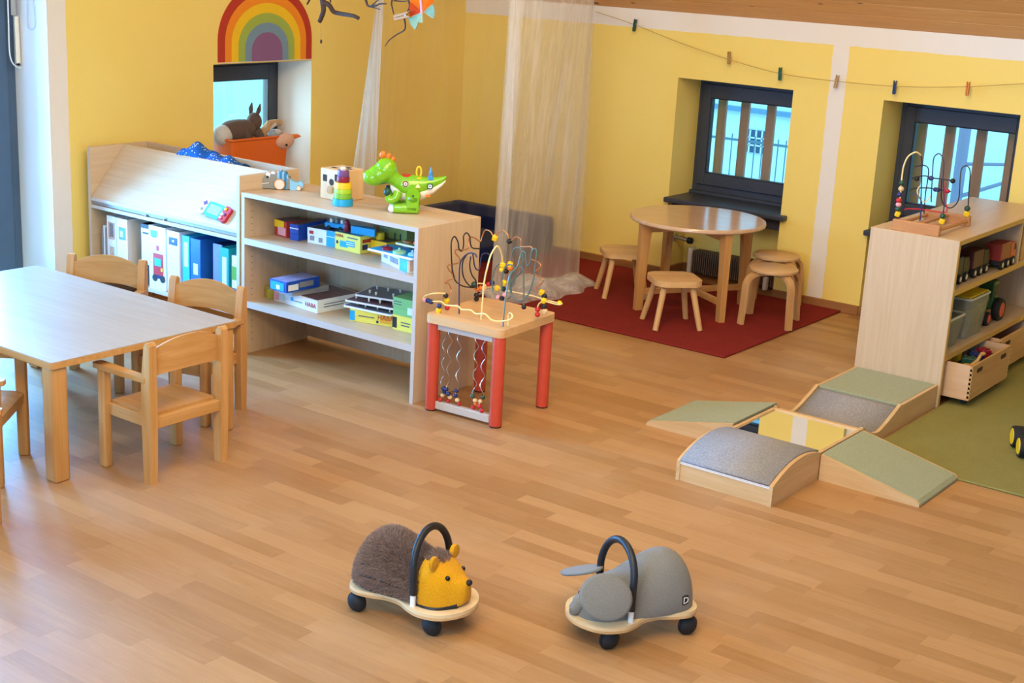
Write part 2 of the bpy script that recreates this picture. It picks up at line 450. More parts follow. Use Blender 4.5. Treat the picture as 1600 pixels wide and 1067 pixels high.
# ------------------------------------------------------------------ windows
def frame_ring(m, u0, u1, z0, z1, wl, wr, wt, wb, d0, d1, axis, ch=.003):
    for q in ((u0, u0 + wl, z0, z1), (u1 - wr, u1, z0, z1), (u0 + wl, u1 - wr, z1 - wt, z1), (u0 + wl, u1 - wr, z0, z0 + wb)):
        if axis == 'Y': m.box(q[0], q[1], d0, d1, q[2], q[3], ch)
        else: m.box(d0, d1, q[0], q[1], q[2], q[3], ch)
def window(n, u0, u1, z0, z1, plane, axis, sgn):
    """plane = room-side face of the frame, sgn = outward direction along the axis"""
    d = lambda a, b_: sorted((plane + sgn * a, plane + sgn * b_))
    e = bpy.data.objects.new('window_%d' % n, None); COL.objects.link(e); struct(e)
    m = MB(); frame_ring(m, u0, u1, z0, z1, .045, .045, .05, .06, *d(.02, .09), axis); m.build('frame', M_ANTH, e, 0)
    m = MB(); frame_ring(m, u0 + .035, u1 - .035, z0 + .062, z1 - .045, .06, .06, .085, .075, *d(0, .06), axis); m.build('sash', M_ANTH, e, 0)
    m = MB(); frame_ring(m, u0 + .092, u1 - .092, z0 + .134, z1 - .127, .008, .008, .008, .008, *d(.005, .05), axis); m.build('glazing_bead', M_BLACK, e, 0)
    g = d(.03, .036); m = MB()
    if axis == 'Y': m.box(u0 + .09, u1 - .09, g[0], g[1], z0 + .13, z1 - .125)
    else: m.box(g[0], g[1], u0 + .09, u1 - .09, z0 + .13, z1 - .125)
    m.build('pane', M_GLASS, e, 0)
    return e
for n, (a, c) in enumerate(WIN):
    e = window(n + 1, a, c, ZS, ZT, YB + DEP - .0, 'Y', 1)
    m = MB().box(a - .01, c + .045, YB - .05, YB + DEP + .02, ZS - .032, ZS, .008); s = m.build('sill', M_ANTH, e, 0)
    MB().box(a + .002, c - .002, YB + .05, YB + .07, ZS - .11, ZS - .032, .003).build('sill_apron', M_ANTH, e, 0)
    MB().box(a + .002, c - .002, YB + DEP - .02, YB + DEP + .02, ZS, ZS + .02, .003).build('sill_strip', M_ANTH, e, 0)
e = window(3, 5.578, 6.366, .50, ZT, WX - DEP, 'X', -1)
MB().box(WX - DEP, WX + .01, 5.578, 6.366, .485, .505, .004).build('sill', M_WHITE, e, 0)

window(5, -2.9, -.3, .9, 2.3, YF - .18, 'Y', -1)  # unseen window behind the camera, added to let in cool light
window(4, .3, 2.1, .5, 2.15, WX - DEP, 'X', -1)  # left wall window outside the view, added for its cool light
# glazed garden door in the gable wall
e = bpy.data.objects.new('door_1', None); COL.objects.link(e); struct(e)
X1 = WX - DEP
m = MB(); frame_ring(m, D0, D1, 0, 2.25, .06, .06, .06, .06, X1 - .08, X1 - .01, 'X'); m.build('door_frame', M_BLUEF, e, 0)
for u0, u1 in ((D0 + .055, D1 - .055),):
    lf = MB(); frame_ring(lf, u0, u1, .03, 2.2, .11, .11, .12, .2, X1 - .06, X1 + .005, 'X'); lf = lf.build('door_leaf', M_BLUEF, e, 0)
    MB().box(X1 - .034, X1 - .028, u0 + .1, u1 - .1, .2, 2.1).build('pane', M_GLASS, lf, 0)

# ------------------------------------------------------------------ outside
M_LATH = wood('weathered lath', '#8C6B58', '#A3826C', 'Z', 40, .8)
M_PAVE = plain('garden paving', '#C9D6DA', .9, var=.15, scale=3)
struct(MB().box(-40, 40, YB + .36, 40, -1.0, -.85).build('ground_outside', M_PAVE, smooth=0))
struct(MB().box(-30, WX - .34, -20, YB + .36, -1.0, -.85).build('terrace_outside', M_PAVE, smooth=0))
for wi, (a, c) in enumerate(WIN):
    f_ = thing('lath_screen', 'weathered brown upright laths outside the window %s' % ('above the round table', 'behind the wire bead maze')[wi], 'fence', ((a + c) / 2, YB + DEP + .2, -.85))
    for z in (.95, 2.5): MB().box(-.55, .55, .026, .05, z, z + .06, .003).build('rail', M_LATH, f_, 0)
    for x in ((-.324, -.157, .028, .2, .375), (-.326, -.152, .036, .22, .39))[wi]:
        MB().box(x - .03, x + .03, 0, .025, 0, 2.6, .003).build('lath', M_LATH, f_, 0)
# house across the yard and the fence in front of it
h = thing('neighbour_house', 'pale house across the yard seen through the window above the round table', 'building', (-7.0, 14.5, -.85))
MB().box(-9, .9, 0, 4, 0, 4.2).build('wall', plain('pale render', '#E6EEF0', .9), h, 0)
MB().box(-9, .9, -.08, 0, 1.20, 1.25).build('ledge', plain('blue grey ledge', '#6F93AE', .8), h, 0)
MB().prism([(-.6, 4.0), (4.6, 4.0), (2, 6.2)], 'X', -9.4, 1.2).build('roof', plain('grey tiles', '#6E7F8E', .8), h, 0)
for x in (-4.4, -3.1, -1.8, -.50):
    wnd = MB().box(x, x + .30, -.03, .02, .76, 1.01).build('window', plain('dark house window', '#2C5878', .3), h, 0)
    g = MB()
    for q in range(1, 4): MB().box(x + q * .075 - .007, x + q * .075 + .007, -.05, -.03, .76, 1.01).build('glazing_bar', M_WHITE, wnd, 0)
    for q in range(1, 3): MB().box(x, x + .30, -.05, -.03, .76 + q * .083 - .007, .76 + q * .083 + .007).build('glazing_bar', M_WHITE, wnd, 0)
h = thing('metal_fence', 'thin grey metal fence in front of the pale house outside', 'fence', (-6.2, 11.3, -.85))
M_FEN = plain('grey fence', '#5E7E92', .6)
for z in (.5, 1.3): MB().box(-3, 1.6, -.01, .01, z, z + .02).build('rail', M_FEN, h, 0)
pm_ = MB().box(-.004, .004, -.004, .004, 0, 1.36).mesh('bar', M_FEN, 0)
for i in range(62):
    o = bpy.data.objects.new('bar', pm_); COL.objects.link(o); o.parent = h; o.location = (-3 + i * .075, 0, 0)
t = thing('bare_tree', 'bare branching tree outside the window behind the wire bead maze', 'tree', (-4.33, 12.5, -.85))
m = MB(); rr = random.Random(11)
def twig(p, d, L, r, k):
    q = p + d * L; m.tube([p, (p + q) / 2 + Vector((rr.uniform(-.04, .04), 0, rr.uniform(-.03, .03))), q], [r, r * .85, r * .7], 6)
    if k:
        for _ in range(3): twig(p + d * L * rr.uniform(.5, 1), (d + Vector((rr.uniform(-.9, .9), rr.uniform(-.5, .5), rr.uniform(-.3, .5)))).normalized(), L * .68, r * .6, k - 1)
m.tube([(0, 0, 0), (0, 0, 3.0)], .052, 12); twig(Vector((0, 0, .9)), Vector((1, 0, .45)).normalized(), .8, .022, 3); twig(Vector((0, 0, 1.2)), Vector((1, .2, .1)).normalized(), .7, .018, 3); m.build('branches', plain('bark', '#8E88A0', .9), t)
# ------------------------------------------------------------------ furniture
def on(x, y, z): return px(x, y, 2, z)

# rectangular table ------------------------------------------------
TX0, TX1, TY0, TY1, TH = -5.572, -4.228, 2.985, 3.878, .47
t = thing('kids_table', 'large rectangular pale-topped wooden table at the left, ringed by armchairs', 'table', ((TX0 + TX1) / 2, (TY0 + TY1) / 2, 0))
hx, hy = (TX1 - TX0) / 2, (TY1 - TY0) / 2
tp = MB().prism(rrect(2 * hx, 2 * hy, .012, 3), 'Z', TH - .026, TH - .003).build('tabletop', M_BEECHX, t)
MB().prism(rrect(2 * hx - .006, 2 * hy - .006, .012, 3), 'Z', TH - .003, TH).build('laminate', M_TOPW, tp, label='pale laminate surface')
for sx in (-1, 1):
    for sy in (-1, 1):
        cx, cy = sx * (hx - .042), sy * (hy - .042)
        MB().box(cx - .033, cx + .033, cy - .033, cy + .033, 0, TH - .026, .009).build('leg', M_BEECH, t)
for sy in (-1, 1): MB().box(-hx + .075, hx - .075, sy * (hy - .05) - .011, sy * (hy - .05) + .011, TH - .05, TH - .026, .002).build('apron', M_BEECHX, t)

# armchairs ---------------------------------------------------------
def make_chair(label, x, y, rz):
    t = thing('kids_armchair', label, 'chair', (x, y, 0), rz, 'wooden armchairs around the rectangular table')
    post = [(-.150, 0), (-.112, 0), (-.104, .24), (-.104, .40), (-.122, .53), (-.131, .545), (-.143, .547), (-.152, .535), (-.152, .40), (-.156, .25)]
    W = .172
    for s in (-1, 1):
        MB().prism(post, 'Y', s * W - .017, s * W + .017).build('rear_leg', M_BEECH, t, 30)
        MB().box(.112, .152, s * W - .018, s * W + .018, 0, .395, .006).build('front_leg', M_BEECH, t, 30)
        ar = [(.172, -.016), (.172, .016), (.16, .024), (.05, .024), (-.10, .02), (-.125, .016), (-.125, -.016), (.0, -.02), (.16, -.024)]
        MB().prism([(a, s * W + s * c * 1.0 + s * .004) for a, c in ar], 'Z', .393, .412).build('armrest', M_BEECHX, t, 30)
        MB().box(-.108, .114, s * (W - .012) - .010, s * (W - .012) + .010, .212, .258, .002).build('side_rail', M_BEECHX, t, 0)
    MB().box(.118, .140, -W + .017, W - .017, .212, .258, .002).build('front_rail', M_BEECHY, t, 0)
    MB().box(-.146, -.12, -W + .017, W - .017, .212, .256, .002).build('rear_rail', M_BEECHY, t, 0)
    m = MB()
    def top(u, v):
        X = -.118 + u * .262; Y = (-1 + 2 * v) * (W - .022)
        return (X, Y, .266 - .006 * math.sin(PI * u) * math.sin(PI * v) - .01 * max(0, u - .88) / .12)
    m.grid(top, 10, 8); m.grid(lambda u, v: (top(u, v)[0], top(u, v)[1], top(u, v)[2] - .012), 10, 8)
    n = 11 * 9
    rim = [i for i in range(11)] + [j * 11 + 10 for j in range(1, 9)] + [8 * 11 + i for i in range(9, -1, -1)] + [j * 11 for j in range(7, 0, -1)]
    m.f += [(rim[i], rim[(i + 1) % len(rim)], rim[(i + 1) % len(rim)] + n, rim[i] + n) for i in range(len(rim))]
    m.build('seat', M_BEECHX, t, 50)
    m = MB(); rings = []
    for i in range(15):
        u = -1 + 2 * i / 14; Y = u * (W - .016); xb = -.128 - .022 * (1 - u * u); ar = 1 - abs(u) ** 2.2
        zt = .512 + .040 * ar; zb = .425 - .012 * (1 - ar)
        rings.append([(xb - .005, Y, zb), (xb + .005, Y, zb), (xb + .005, Y, zt), (xb - .005, Y, zt)])
    m.loft(rings).build('backrest', M_BEECHY, t, 50)
    return t
make_chair('wooden armchair drawn up to the short end of the pale rectangular table', -4.135, 3.415, PI)
make_chair('wooden armchair behind the table corner, in front of the blue binders', -4.555, 3.905, -PI / 2 + math.radians(14))
make_chair('wooden armchair tucked behind the table, in front of the white binders', -5.175, 3.892, -PI / 2 + math.radians(27))
make_chair('wooden armchair cut by the left picture edge, beside the near table leg', -4.575, 2.885, math.radians(40))
make_chair('wooden armchair at the left picture edge, nearest the camera, only a leg in view', -4.225, 2.47, math.radians(100))

# binder cabinet with display flap ----------------------------------
CX0, CY0 = -6.222, 4.66
t = thing('display_cabinet', 'pale wooden cabinet with sloping display board above a row of ring binders', 'cabinet', (CX0, CY0, 0))
CW, CD_, CH = 1.157, .395, .878
for x in (0, CW - .02): MB().box(x, x + .02, 0, CD_, 0, CH, .0015).build('side_panel', M_LAMY, t, 0)
for x in (0, CW - .02): MB().box(x, x + .02, -.0012, -.0002, 0.002, CH - .002).build('edge_band', M_EDGE, t, 0)
MB().box(.02, CW - .02, CD_ - .018, CD_, .06, CH, .0015).build('back_panel', M_LAMX, t, 0)
sp = MB().prism([(.002, .598), (.002, .612), (.222, .876), (.236, .876), (.236, .862), (.02, .598)], 'X', .022, CW - .022).build('display_board', M_LAMX, t, 0)
MB().box(.022, CW - .022, .0, .004, .596, .614, .001).build('lower_edge', M_EDGE, sp, 0)
MB().box(.02, CW - .02, .012, .03, .577, .597, .001).build('slot_rail', plain('grey rail', '#9C9AA0', .4), t, 0)
for z in (.557, .185): 
    s = MB().box(.02, CW - .02, .004, CD_ - .018, z - .0, z + .018, .001).build('shelf_board', M_LAMX, t, 0)
    MB().box(.02, CW - .02, .0, .004, z, z + .018, .001).build('edge_band', M_EDGE, s, 0)
MB().box(.02, CW - .02, .236, CD_ - .018, .76, .775, .001).build('tray_bottom', M_LAMX, t, 0)
MB().box(.02, CW - .02, .05, .07, 0, .06).build('plinth', M_LAMX, t, 0)
for x in (.46, .60): MB().lathe([(.006, 0), (.006, .006), (.003, .009)], 12, (x, .006, .577), 'Z').build('catch', M_STEEL, t)
# binders
BZ = .2035
def binder(label, x0, x1, y0, h, spine, body=None, prints=(), hole=False, d=.29, name='ring_binder', cat='binder'):
    t = thing(name, label, cat, ((x0 + x1) / 2, y0, BZ), 0, 'ring binders in the cabinet')
    w = (x1 - x0) / 2
    MB().box(-w, w, 0, .004, 0, h, .0008).build('spine', spine, t, 0)
    body = body or spine
    MB().box(-w, -w + .003, .004, d, 0, h, .0006).build('cover', body, t, 0)
    MB().box(w - .003, w, .004, d, 0, h, .0006).build('cover', body, t, 0)
    MB().box(-w + .004, w - .004, .02, d - .01, .006, h - .022).build('paper', M_WHITE, t, 0)
    for i, (u0, u1, v0, v1, mt) in enumerate(prints):
        MB().box(-w + 2 * w * u0, -w + 2 * w * u1, -.0008 - .0002 * i, 0, h * v0, h * v1).build('label_print', mt, t, 0)
    if hole:
        MB().lathe([(.015, -.003), (.015, 0), (.011, 0), (.011, -.003)], 20, (0, 0, .07), 'Y').build('finger_ring', M_STEEL, t)
        MB().lathe([(.011, -.0015), (.011, 0)], 16, (0, 0, .07), 'Y').build('finger_hole', M_BLACK, t)
    return t
M_BW = plain('binder white', '#E9EDF2', .35, var=.03); M_BC = plain('binder cyan', '#2FB4D8', .35); M_BB = plain('binder blue', '#1E66C4', .35)
M_BT = plain('binder teal', '#159AA8', .35); M_BP = plain('binder violet', '#6F7CC8', .4); M_GREY = plain('grey print', '#8E8C92', .6, var=.3, scale=120)
M_PHOTO = plain('photo print', '#7B6A66', .4, var=.6, scale=60); M_SKIN = plain('portrait', '#C9A28C', .5, var=.3, scale=60); M_LBL = plain('pale label', '#CFE8EE', .5)
for i, (x, h) in enumerate(((-6.168, .245), (-6.152, .262), (-6.137, .25), (-6.122, .30))):
    b = MB().box(-.006, .006, 0, .21, 0, h, .001).build('magazine', (M_GREY, M_BW, M_GREY, M_BW)[i], smooth=0); b.location = (x, 4.70, BZ)
    tag(b, ('thin grey magazine at the far left end of the binder row', 'thin white magazine, second from the left end of the binder row', 'thin grey magazine, third from the left end of the binder row', 'tall thin white folder just left of the binder with portraits')[i], 'magazine', 'magazines beside the binders')
binder('white ring binder with two portraits on its spine', -6.108, -6.03, 4.685, .325, M_BW, None, [(.15, .85, .62, .9, M_SKIN), (.3, .7, .66, .88, M_PHOTO), (.15, .85, .2, .52, M_LBL), (.3, .75, .3, .5, M_SKIN)])
binder('broad white ring binder with a small blue picture near the top', -6.02, -5.935, 4.68, .325, M_BW, M_WHITE, [(.2, .85, .66, .86, M_BB), (.3, .6, .7, .8, M_LBL)])
binder('black lever arch binder with a white label and finger ring', -5.852, -5.772, 4.70, .32, M_BLACK, None, [(.08, .92, .34, .93, M_BW), (.2, .8, .84, .87, M_BLACK), (.08, .92, .355, .362, M_GREY)], True)
bd = binder('tall white ring binder with a red fire engine printed on it', -5.757, -5.628, 4.675, .33, M_BW, None, [(.12, .5, .83, .93, M_BC), (.2, .42, .82, .84, M_DKGRN), (.45, .6, .62, .7, M_RED)])
fe = MB()   # flat print of a fire engine
MB().box(-.03, .045, -.002, -.001, .07, .19).build('label_print', M_RED, bd, 0)
MB().box(-.02, .03, -.0026, -.001, .125, .165).build('label_print', M_BC, bd, 0)
MB().box(-.03, .055, -.0024, -.001, .06, .078).build('label_print', M_NAVY, bd, 0)
for x in (-.02, .04): MB().lathe([(.018, -.003), (.018, -.001)], 20, (x, 0, .06), 'Y').build('label_print', M_BLACK, bd)
MB().box(.028, .043, -.0028, -.001, .1, .118).build('label_print', M_YEL, bd, 0)
binder('white ring binder with a small dark blue label at the top', -5.615, -5.522, 4.675, .325, M_BW, None, [(.15, .85, .78, .9, M_NAVY), (.42, .58, .83, .86, M_BW), (.2, .5, .2, .24, M_GREY)])
binder('light cyan ring binder with a pale spine label', -5.505, -5.452, 4.68, .315, M_BC, None, [(.25, .8, .5, .9, M_LBL)])
binder('bright blue ring binder with a small white label', -5.438, -5.365, 4.675, .312, M_BB, None, [(.3, .75, .42, .6, M_LBL), (.4, .7, .1, .25, M_BW)])
binder('violet ring binder between the blue and the teal one', -5.30, -5.235, 4.70, .305, M_BP, M_NAVY)
binder('teal ring binder with a pale strip on its spine', -5.225, -5.165, 4.68, .30, M_BT, None, [(.25, .75, .35, .85, M_LBL), (.35, .65, .1, .28, M_PHOTO)])
binder('thin white and green binder against the cabinet side', -5.155, -5.11, 4.69, .27, M_BW, None, [(.1, .9, .55, .8, M_GREEN), (.1, .9, .2, .4, M_PHOTO)])

# polka dot cloth in the cabinet tray
def dots():
    t = NT('polka dot cloth'); vo = t.n('ShaderNodeTexVoronoi'); vo.inputs['Scale'].default_value = 62.0; vo.inputs['Randomness'].default_value = .6
    t.l(t.obj(), vo.inputs['Vector']); k = t.ramp(vo.outputs['Distance'], .2, .27)
    t.l(t.mix(k, lin('#EDF3FA'), lin('#1E5FB4')), t.b.inputs['Base Color']); t.setp(.85, .2); return t.m
rr = random.Random(5); m = MB()
def cl_(u, v):
    x = -5.79 + .40 * u; yy = 4.885 + .15 * v
    w = .055 * math.sin(PI * min(1, u * 1.9)) * (1 - .5 * u) * (u < .53) + .018 * math.sin(PI * max(0, (u - .45) / .55)) * (u > .45)
    z = .855 + (w + .03) * math.sin(PI * (.12 + .8 * v)) + .012 * math.sin(u * 21 + v * 6) * math.sin(v * PI) - .02 * u
    return (x, yy - .008 * math.sin(9 * u), z)
o = m.grid(cl_, 30, 12).build('polka_dot_cloth', dots()); solidify(o, .006, 1); tag(o, 'blue cloth with white polka dots lying in the cabinet tray', 'cloth')

# toy game console on the display board
sl = math.atan2(.264, .22)
t = thing('toy_console', 'turquoise toy game console with white and red grips on the sloping board', 'toy', (-5.275, 4.70, .668)); t.rotation_euler = (sl, .14, .03)
MB().prism(rrect(.105, .075, .012), 'Z', 0, .02).build('body', plain('turquoise', '#35C4D8', .35), t)
MB().prism(rrect(.078, .05, .004), 'Z', .02, .0215).build('screen', plain('toy screen', '#9FE0EA', .3, var=.25, scale=50), t)
MB().prism(rrect(.04, .085, .016, cx=-.073), 'Z', 0, .022).build('left_grip', M_WHITE, t)
MB().prism(rrect(.045, .085, .016, cx=.076), 'Z', 0, .024).build('right_grip', M_RED, t)
MB().obox((-.072, .018, .024), (.026, .008, .005)).obox((-.072, .018, .024), (.008, .026, .005)).build('direction_pad', M_PURPLE, t)
MB().lathe([(.009, .022), (.009, .027), (.005, .029)], 16, (-.073, -.018, 0)).build('button', plain('grey button', '#A9A3A8', .4), t)
for i, (x, yy, c) in enumerate(((.068, .024, M_YEL), (.064, -.006, M_WHITE), (.078, -.004, M_PURPLE), (.068, -.026, M_PINK))):
    MB().lathe([(.008, .024), (.008, .029), (.005, .031)], 14, (x, yy, 0)).build('button', c, t)

# middle open shelf --------------------------------------------------
SX, SY = -5.052, 4.66; SW, SD, SH = 1.112, .44, .802
t = thing('open_shelf', 'pale wooden open shelf with board games in front of the navy cushion corner', 'shelf', (SX, SY, 0))
for x in (0, SW - .02):
    s = MB().box(x, x + .02, .002, SD, 0, SH - .0, .0015).build('side_panel', M_LAMZ, t, 0)
    MB().box(x, x + .02, 0, .002, 0, SH).build('edge_band', M_EDGE, s, 0)
s = MB().box(.02, SW - .02, .002, SD, SH - .02, SH, .001).build('top_board', M_LAMX, t, 0)
MB().box(.02, SW - .02, 0, .002, SH - .02, SH).build('edge_band', M_EDGE, s, 0)
for z in (.583, .271):
    s = MB().box(.02, SW - .02, .004, SD - .016, z - .03, z, .001).build('shelf_board', M_LAMX, t, 0)
    MB().box(.02, SW - .02, 0, .004, z - .03, z).build('edge_band', M_EDGE, s, 0)
MB().box(.02, SW - .02, SD - .016, SD - .002, .02, SH - .02).build('back_panel', M_LAMZ, t, 0)
pg = MB().lathe([(.0025, -.0008), (.0025, 0)], 8, (0, 0, 0), 'X')
pgm = pg.mesh('peg_hole', M_BLACK, 0)
for z in [i * .032 + .07 for i in range(22)]:
    for yy in (.05, .36):
        o = bpy.data.objects.new('peg_hole', pgm); COL.objects.link(o); o.parent = t; o.location = (.0208, yy, z)

# right shelf ---------------------------------------------------------
RX0, RX1, RY0, RY1 = -2.61, -2.175, 6.412, 7.78
t = thing('toy_shelf', 'pale wooden toy shelf on the right with vehicles and rolling crates', 'shelf', (RX1, RY0, 0))
RW, RL = RX1 - RX0, RY1 - RY0
for yy in (0, RL - .022):
    s = MB().box(-RW, -.002, yy, yy + .022, 0, SH, .0015).build('side_panel', M_LAMZ, t, 0)
    MB().box(-.002, 0, yy, yy + .022, 0, SH).build('edge_band', wood('beech edge', '#C99A4E', '#D8AE62', 'Y', 40), s, 0)
s = MB().box(-RW, -.002, .022, RL - .022, SH - .022, SH, .001).build('top_board', M_LAMY, t, 0)
MB().box(-.002, 0, .022, RL - .022, SH - .022, SH).build('edge_band', MATS['beech edge'], s, 0)
for z in (.567, .252):
    s = MB().box(-RW + .016, -.004, .022, RL - .022, z - .028, z, .001).build('shelf_board', M_LAMY, t, 0)
    MB().box(-.004, 0, .022, RL - .022, z - .028, z).build('edge_band', MATS['beech edge'], s, 0)
MB().box(-RW, -RW + .015, .022, RL - .022, .02, SH - .022).build('back_panel', M_LAMZ, t, 0)
MB().box(-RW + .016, -.006, .92, .94, .567, SH - .022).build('divider', M_LAMZ, t, 0)

# round table -----------------------------------------------------------
RC = (-3.98, 7.2)
t = thing('round_table', 'round wooden childrens table on the red rug under the window', 'table', (RC[0], RC[1], .012), math.atan2(.121, .492))
tp = MB().lathe([(.36, .508), (.386, .51), (.392, .516), (.392, .530), (.388, .535), (.0, .535)], 64).build('tabletop', wood('warm laminate', '#C7A07C', '#D6B392', 'X', 60, .16, spec=.7), t)
for sx in (-1, 1):
    for sy in (-1, 1):
        m = MB(); a = math.atan2(sy, sx); m.M = Matrix.Rotation(a, 4, 'Z')
        m.loft([[(r0, -q, z), (r0 + .058 * k, -q, z), (r0 + .058 * k, q, z), (r0, q, z)] for r0, q, z, k in ((.325, .018, 0, .75), (.315, .02, .3, .9), (.300, .022, .508, 1.15))])
        m.build('leg', M_BEECH, t, 0)
for i, a in enumerate((PI / 4, 3 * PI / 4)):
    m = MB(); m.M = Matrix.Rotation(a, 4, 'Z'); m.box(-.33, .33, -.011, .011, .09 - .0 * i, .125, .002); m.build('stretcher', M_BEECHX, t, 0)
    m = MB(); m.M = Matrix.Rotation(a, 4, 'Z'); m.box(-.32, .32, -.011, .011, .455, .508, .002); m.build('top_rail', M_BEECHX, t, 0)

# square plank stools -----------------------------------------------------
def plank_stool(label, x, y, rz):
    t = thing('plank_stool', label, 'stool', (x, y, .012), rz, 'plank stools at the round table')
    out = rrect(.27, .27, .07, 6)
    for a, b_ in ((-.14, -.048), (-.0425, .0425), (.048, .14)):
        MB().prism(clip(clip(out, 1, a, False), 1, b_, True), 'Z', .243, .275).build('seat_board', wood('stool pine', '#C99A62', '#E0B884', 'X', 45, rnd=.5), t, 0)
    MB().box(-.09, -.055, -.11, .11, .228, .243).build('batten', M_BEECHY, t, 0)
    MB().box(.055, .09, -.11, .11, .228, .243).build('batten', M_BEECHY, t, 0)
    for sx in (-1, 1):
        for sy in (-1, 1): MB().cyl((sx * .08, sy * .08, .24), (sx * .128, sy * .128, .0), .018, .0155, 14).build('leg', wood('stool leg', '#C99A62', '#DDB07A', 'Z', 45), t)
    return t
plank_stool('square plank stool standing in front of the round table', -3.845, 6.75, math.radians(48))
plank_stool('square plank stool left of the round table, nearest the net canopy', -4.435, 7.155, math.radians(44))

# bentwood stools -----------------------------------------------------------
def bent_stool(label, x, y, rz):
    t = thing('bentwood_stool', label, 'stool', (x, y, .012), rz, 'bentwood stools at the round table')
    MB().lathe([(.128, .298), (.136, .300), (.139, .307), (.138, .315), (.133, .319), (0, .319)], 40).build('seat', wood('birch ply', '#C79C68', '#D9B280', 'X', 50), t)
    mid = [(.03, .287), (.10, .287), (.13, .283), (.158, .268), (.174, .245), (.18, .215), (.184, .12), (.192, 0)]
    mid = [(p[0], p[1]) for p in smooth_path([(a, b, 0) for a, b in mid], 4)]
    out = []; inn = []
    for i, p in enumerate(mid):
        a = Vector(mid[max(0, i - 1)]); b_ = Vector(mid[min(len(mid) - 1, i + 1)]); d = (b_ - a).normalized(); n = Vector((-d.y, d.x)) * .0105
        out.append((p[0] + n.x, p[1] + n.y)); inn.append((p[0] - n.x, p[1] - n.y))
    for k in range(4):
        m = MB(); m.M = Matrix.Rotation(PI / 2 * k, 4, 'Z')
        m.loft([[(o_[0], -.019, o_[1]), (o_[0], .019, o_[1]), (i_[0], .019, i_[1]), (i_[0], -.019, i_[1])] for o_, i_ in zip(out, inn)])
        m.build('leg', wood('bent birch', '#C08F58', '#D8AC76', 'Z', 45), t, 35)
    return t
bent_stool('round bentwood stool right of the round table, nearer the camera', -3.487, 7.235, math.radians(-118))
bent_stool('round bentwood stool behind the other one, closest to the window wall', -3.648, 7.588, math.radians(-118))

# rugs -----------------------------------------------------------------------
m = MB().box(-1.445, 1.445, -.715, .715, 0, .012, .004)
o = m.build('red_rug', cloth('red carpet', '#6C1A14', '#94302A', 160, sheen=0, big=.35), smooth=0); o.location = (-4.755, 7.112, .0)
tag(o, 'dark red carpet under the round table and net canopy', 'rug')
o = MB().box(0, 3.4, 0, 2.32, 0, .01, .004).build('green_rug', cloth('green carpet', '#7E7840', '#968F56', 190, sheen=0, big=.5), smooth=0); o.location = (-2.17, 5.505, 0)
tag(o, 'olive green carpet in front of the toy shelf', 'rug')
# ------------------------------------------------------------------ crawling landscape
M_FELTG = cloth('green felt', '#8C9070', '#A8AC8E', 260, bump=.4, big=.2); M_FELTS = cloth('grey felt', '#7F7A78', '#A9A3A0', 150, bump=.4, big=.3)
M_PLYX = wood('ply panel x', '#C49A66', '#D9B585', 'X', 50); M_PLYY = wood('ply panel y', '#C49A66', '#D9B585', 'Y', 50)
MS = .42
# hump: runs along y, front edge at y=0
t = thing('hump_module', 'grey felt arched hump module at the front of the crawling landscape', 'play block', (-2.592, 4.69, 0))
prof = lambda s: .082 + .055 * (1 - (2 * s - 1.12) ** 2 / 1.2544) + .008 * s
pts = [(s * MS, prof(s)) for s in [i / 20 for i in range(21)]]
for x in (0, MS - .016): MB().prism([(0, 0)] + pts + [(MS, 0)], 'X', x, x + .016).build('side_panel', M_PLYY, t, 0)
m = MB(); m.grid(lambda u, v: (.016 + u * (MS - .032), v * MS, prof(v) - .002), 1, 20); o = m.build('felt_top', M_FELTS, t); solidify(o, .01, 1)
MB().box(.016, MS - .016, .004, .02, 0, .078).build('front_panel', M_PLYX, t, 0)
for z in (.070, .076): MB().box(.016, MS - .016, .0, .008, z, z + .003).build('felt_edge', M_WHITE, t, 0)
MB().box(.016, MS - .016, MS - .02, MS - .004, 0, .085).build('rear_panel', M_PLYX, t, 0)
# mirror platform
t = thing('mirror_module', 'low square platform with a mirror top in the middle of the crawling landscape', 'play block', (-2.604, 5.118, 0))
for a in ((0, MS, 0, .016), (0, MS, MS - .016, MS), (0, .016, .016, MS - .016), (MS - .016, MS, .016, MS - .016)): MB().box(a[0], a[1], a[2], a[3], 0, .104, .0015).build('frame_board', M_PLYX, t, 0)
mm = NT('mirror'); mm.b.inputs['Metallic'].default_value = 1.0; mm.b.inputs['Roughness'].default_value = .015; mm.b.inputs['Base Color'].default_value = (.92, .92, .9, 1)
MB().box(.016, MS - .016, .016, MS - .016, .09, .0975).build('mirror', mm.m, t, 0)
# wedges: high at x=0, falling along +x
def wedge(label, loc, rz):
    t = thing('wedge_module', label, 'play block', loc, rz, 'wedges of the crawling landscape')
    pf = [(0, 0), (0, .108), (MS * .97, .022), (MS, .012), (MS, 0)]
    for yy in (0, MS - .014): MB().prism(pf, 'Y', yy, yy + .014).build('side_panel', M_PLYX, t, 0)
    MB().box(0, .014, .014, MS - .014, 0, .10).build('high_end_panel', M_PLYY, t, 0)
    o = MB().loft([[(0, .014, .098), (0, MS - .014, .098), (0, MS - .014, .111), (0, .014, .111)],
               [(MS * .97, .014, .012), (MS * .97, MS - .014, .012), (MS * .97, MS - .014, .0245), (MS * .97, .014, .0245)],
               [(MS + .002, .014, .002), (MS + .002, MS - .014, .002), (MS + .002, MS - .014, .012), (MS + .002, .014, .012)]]).build('felt_top', M_FELTG, t, 0)
    return t
wedge('green felt wedge sloping down to the right of the mirror platform', (-2.168, 5.098, 0), 0)
wedge('green felt wedge sloping down to the left of the mirror platform', (-2.612, 5.60, 0), PI)
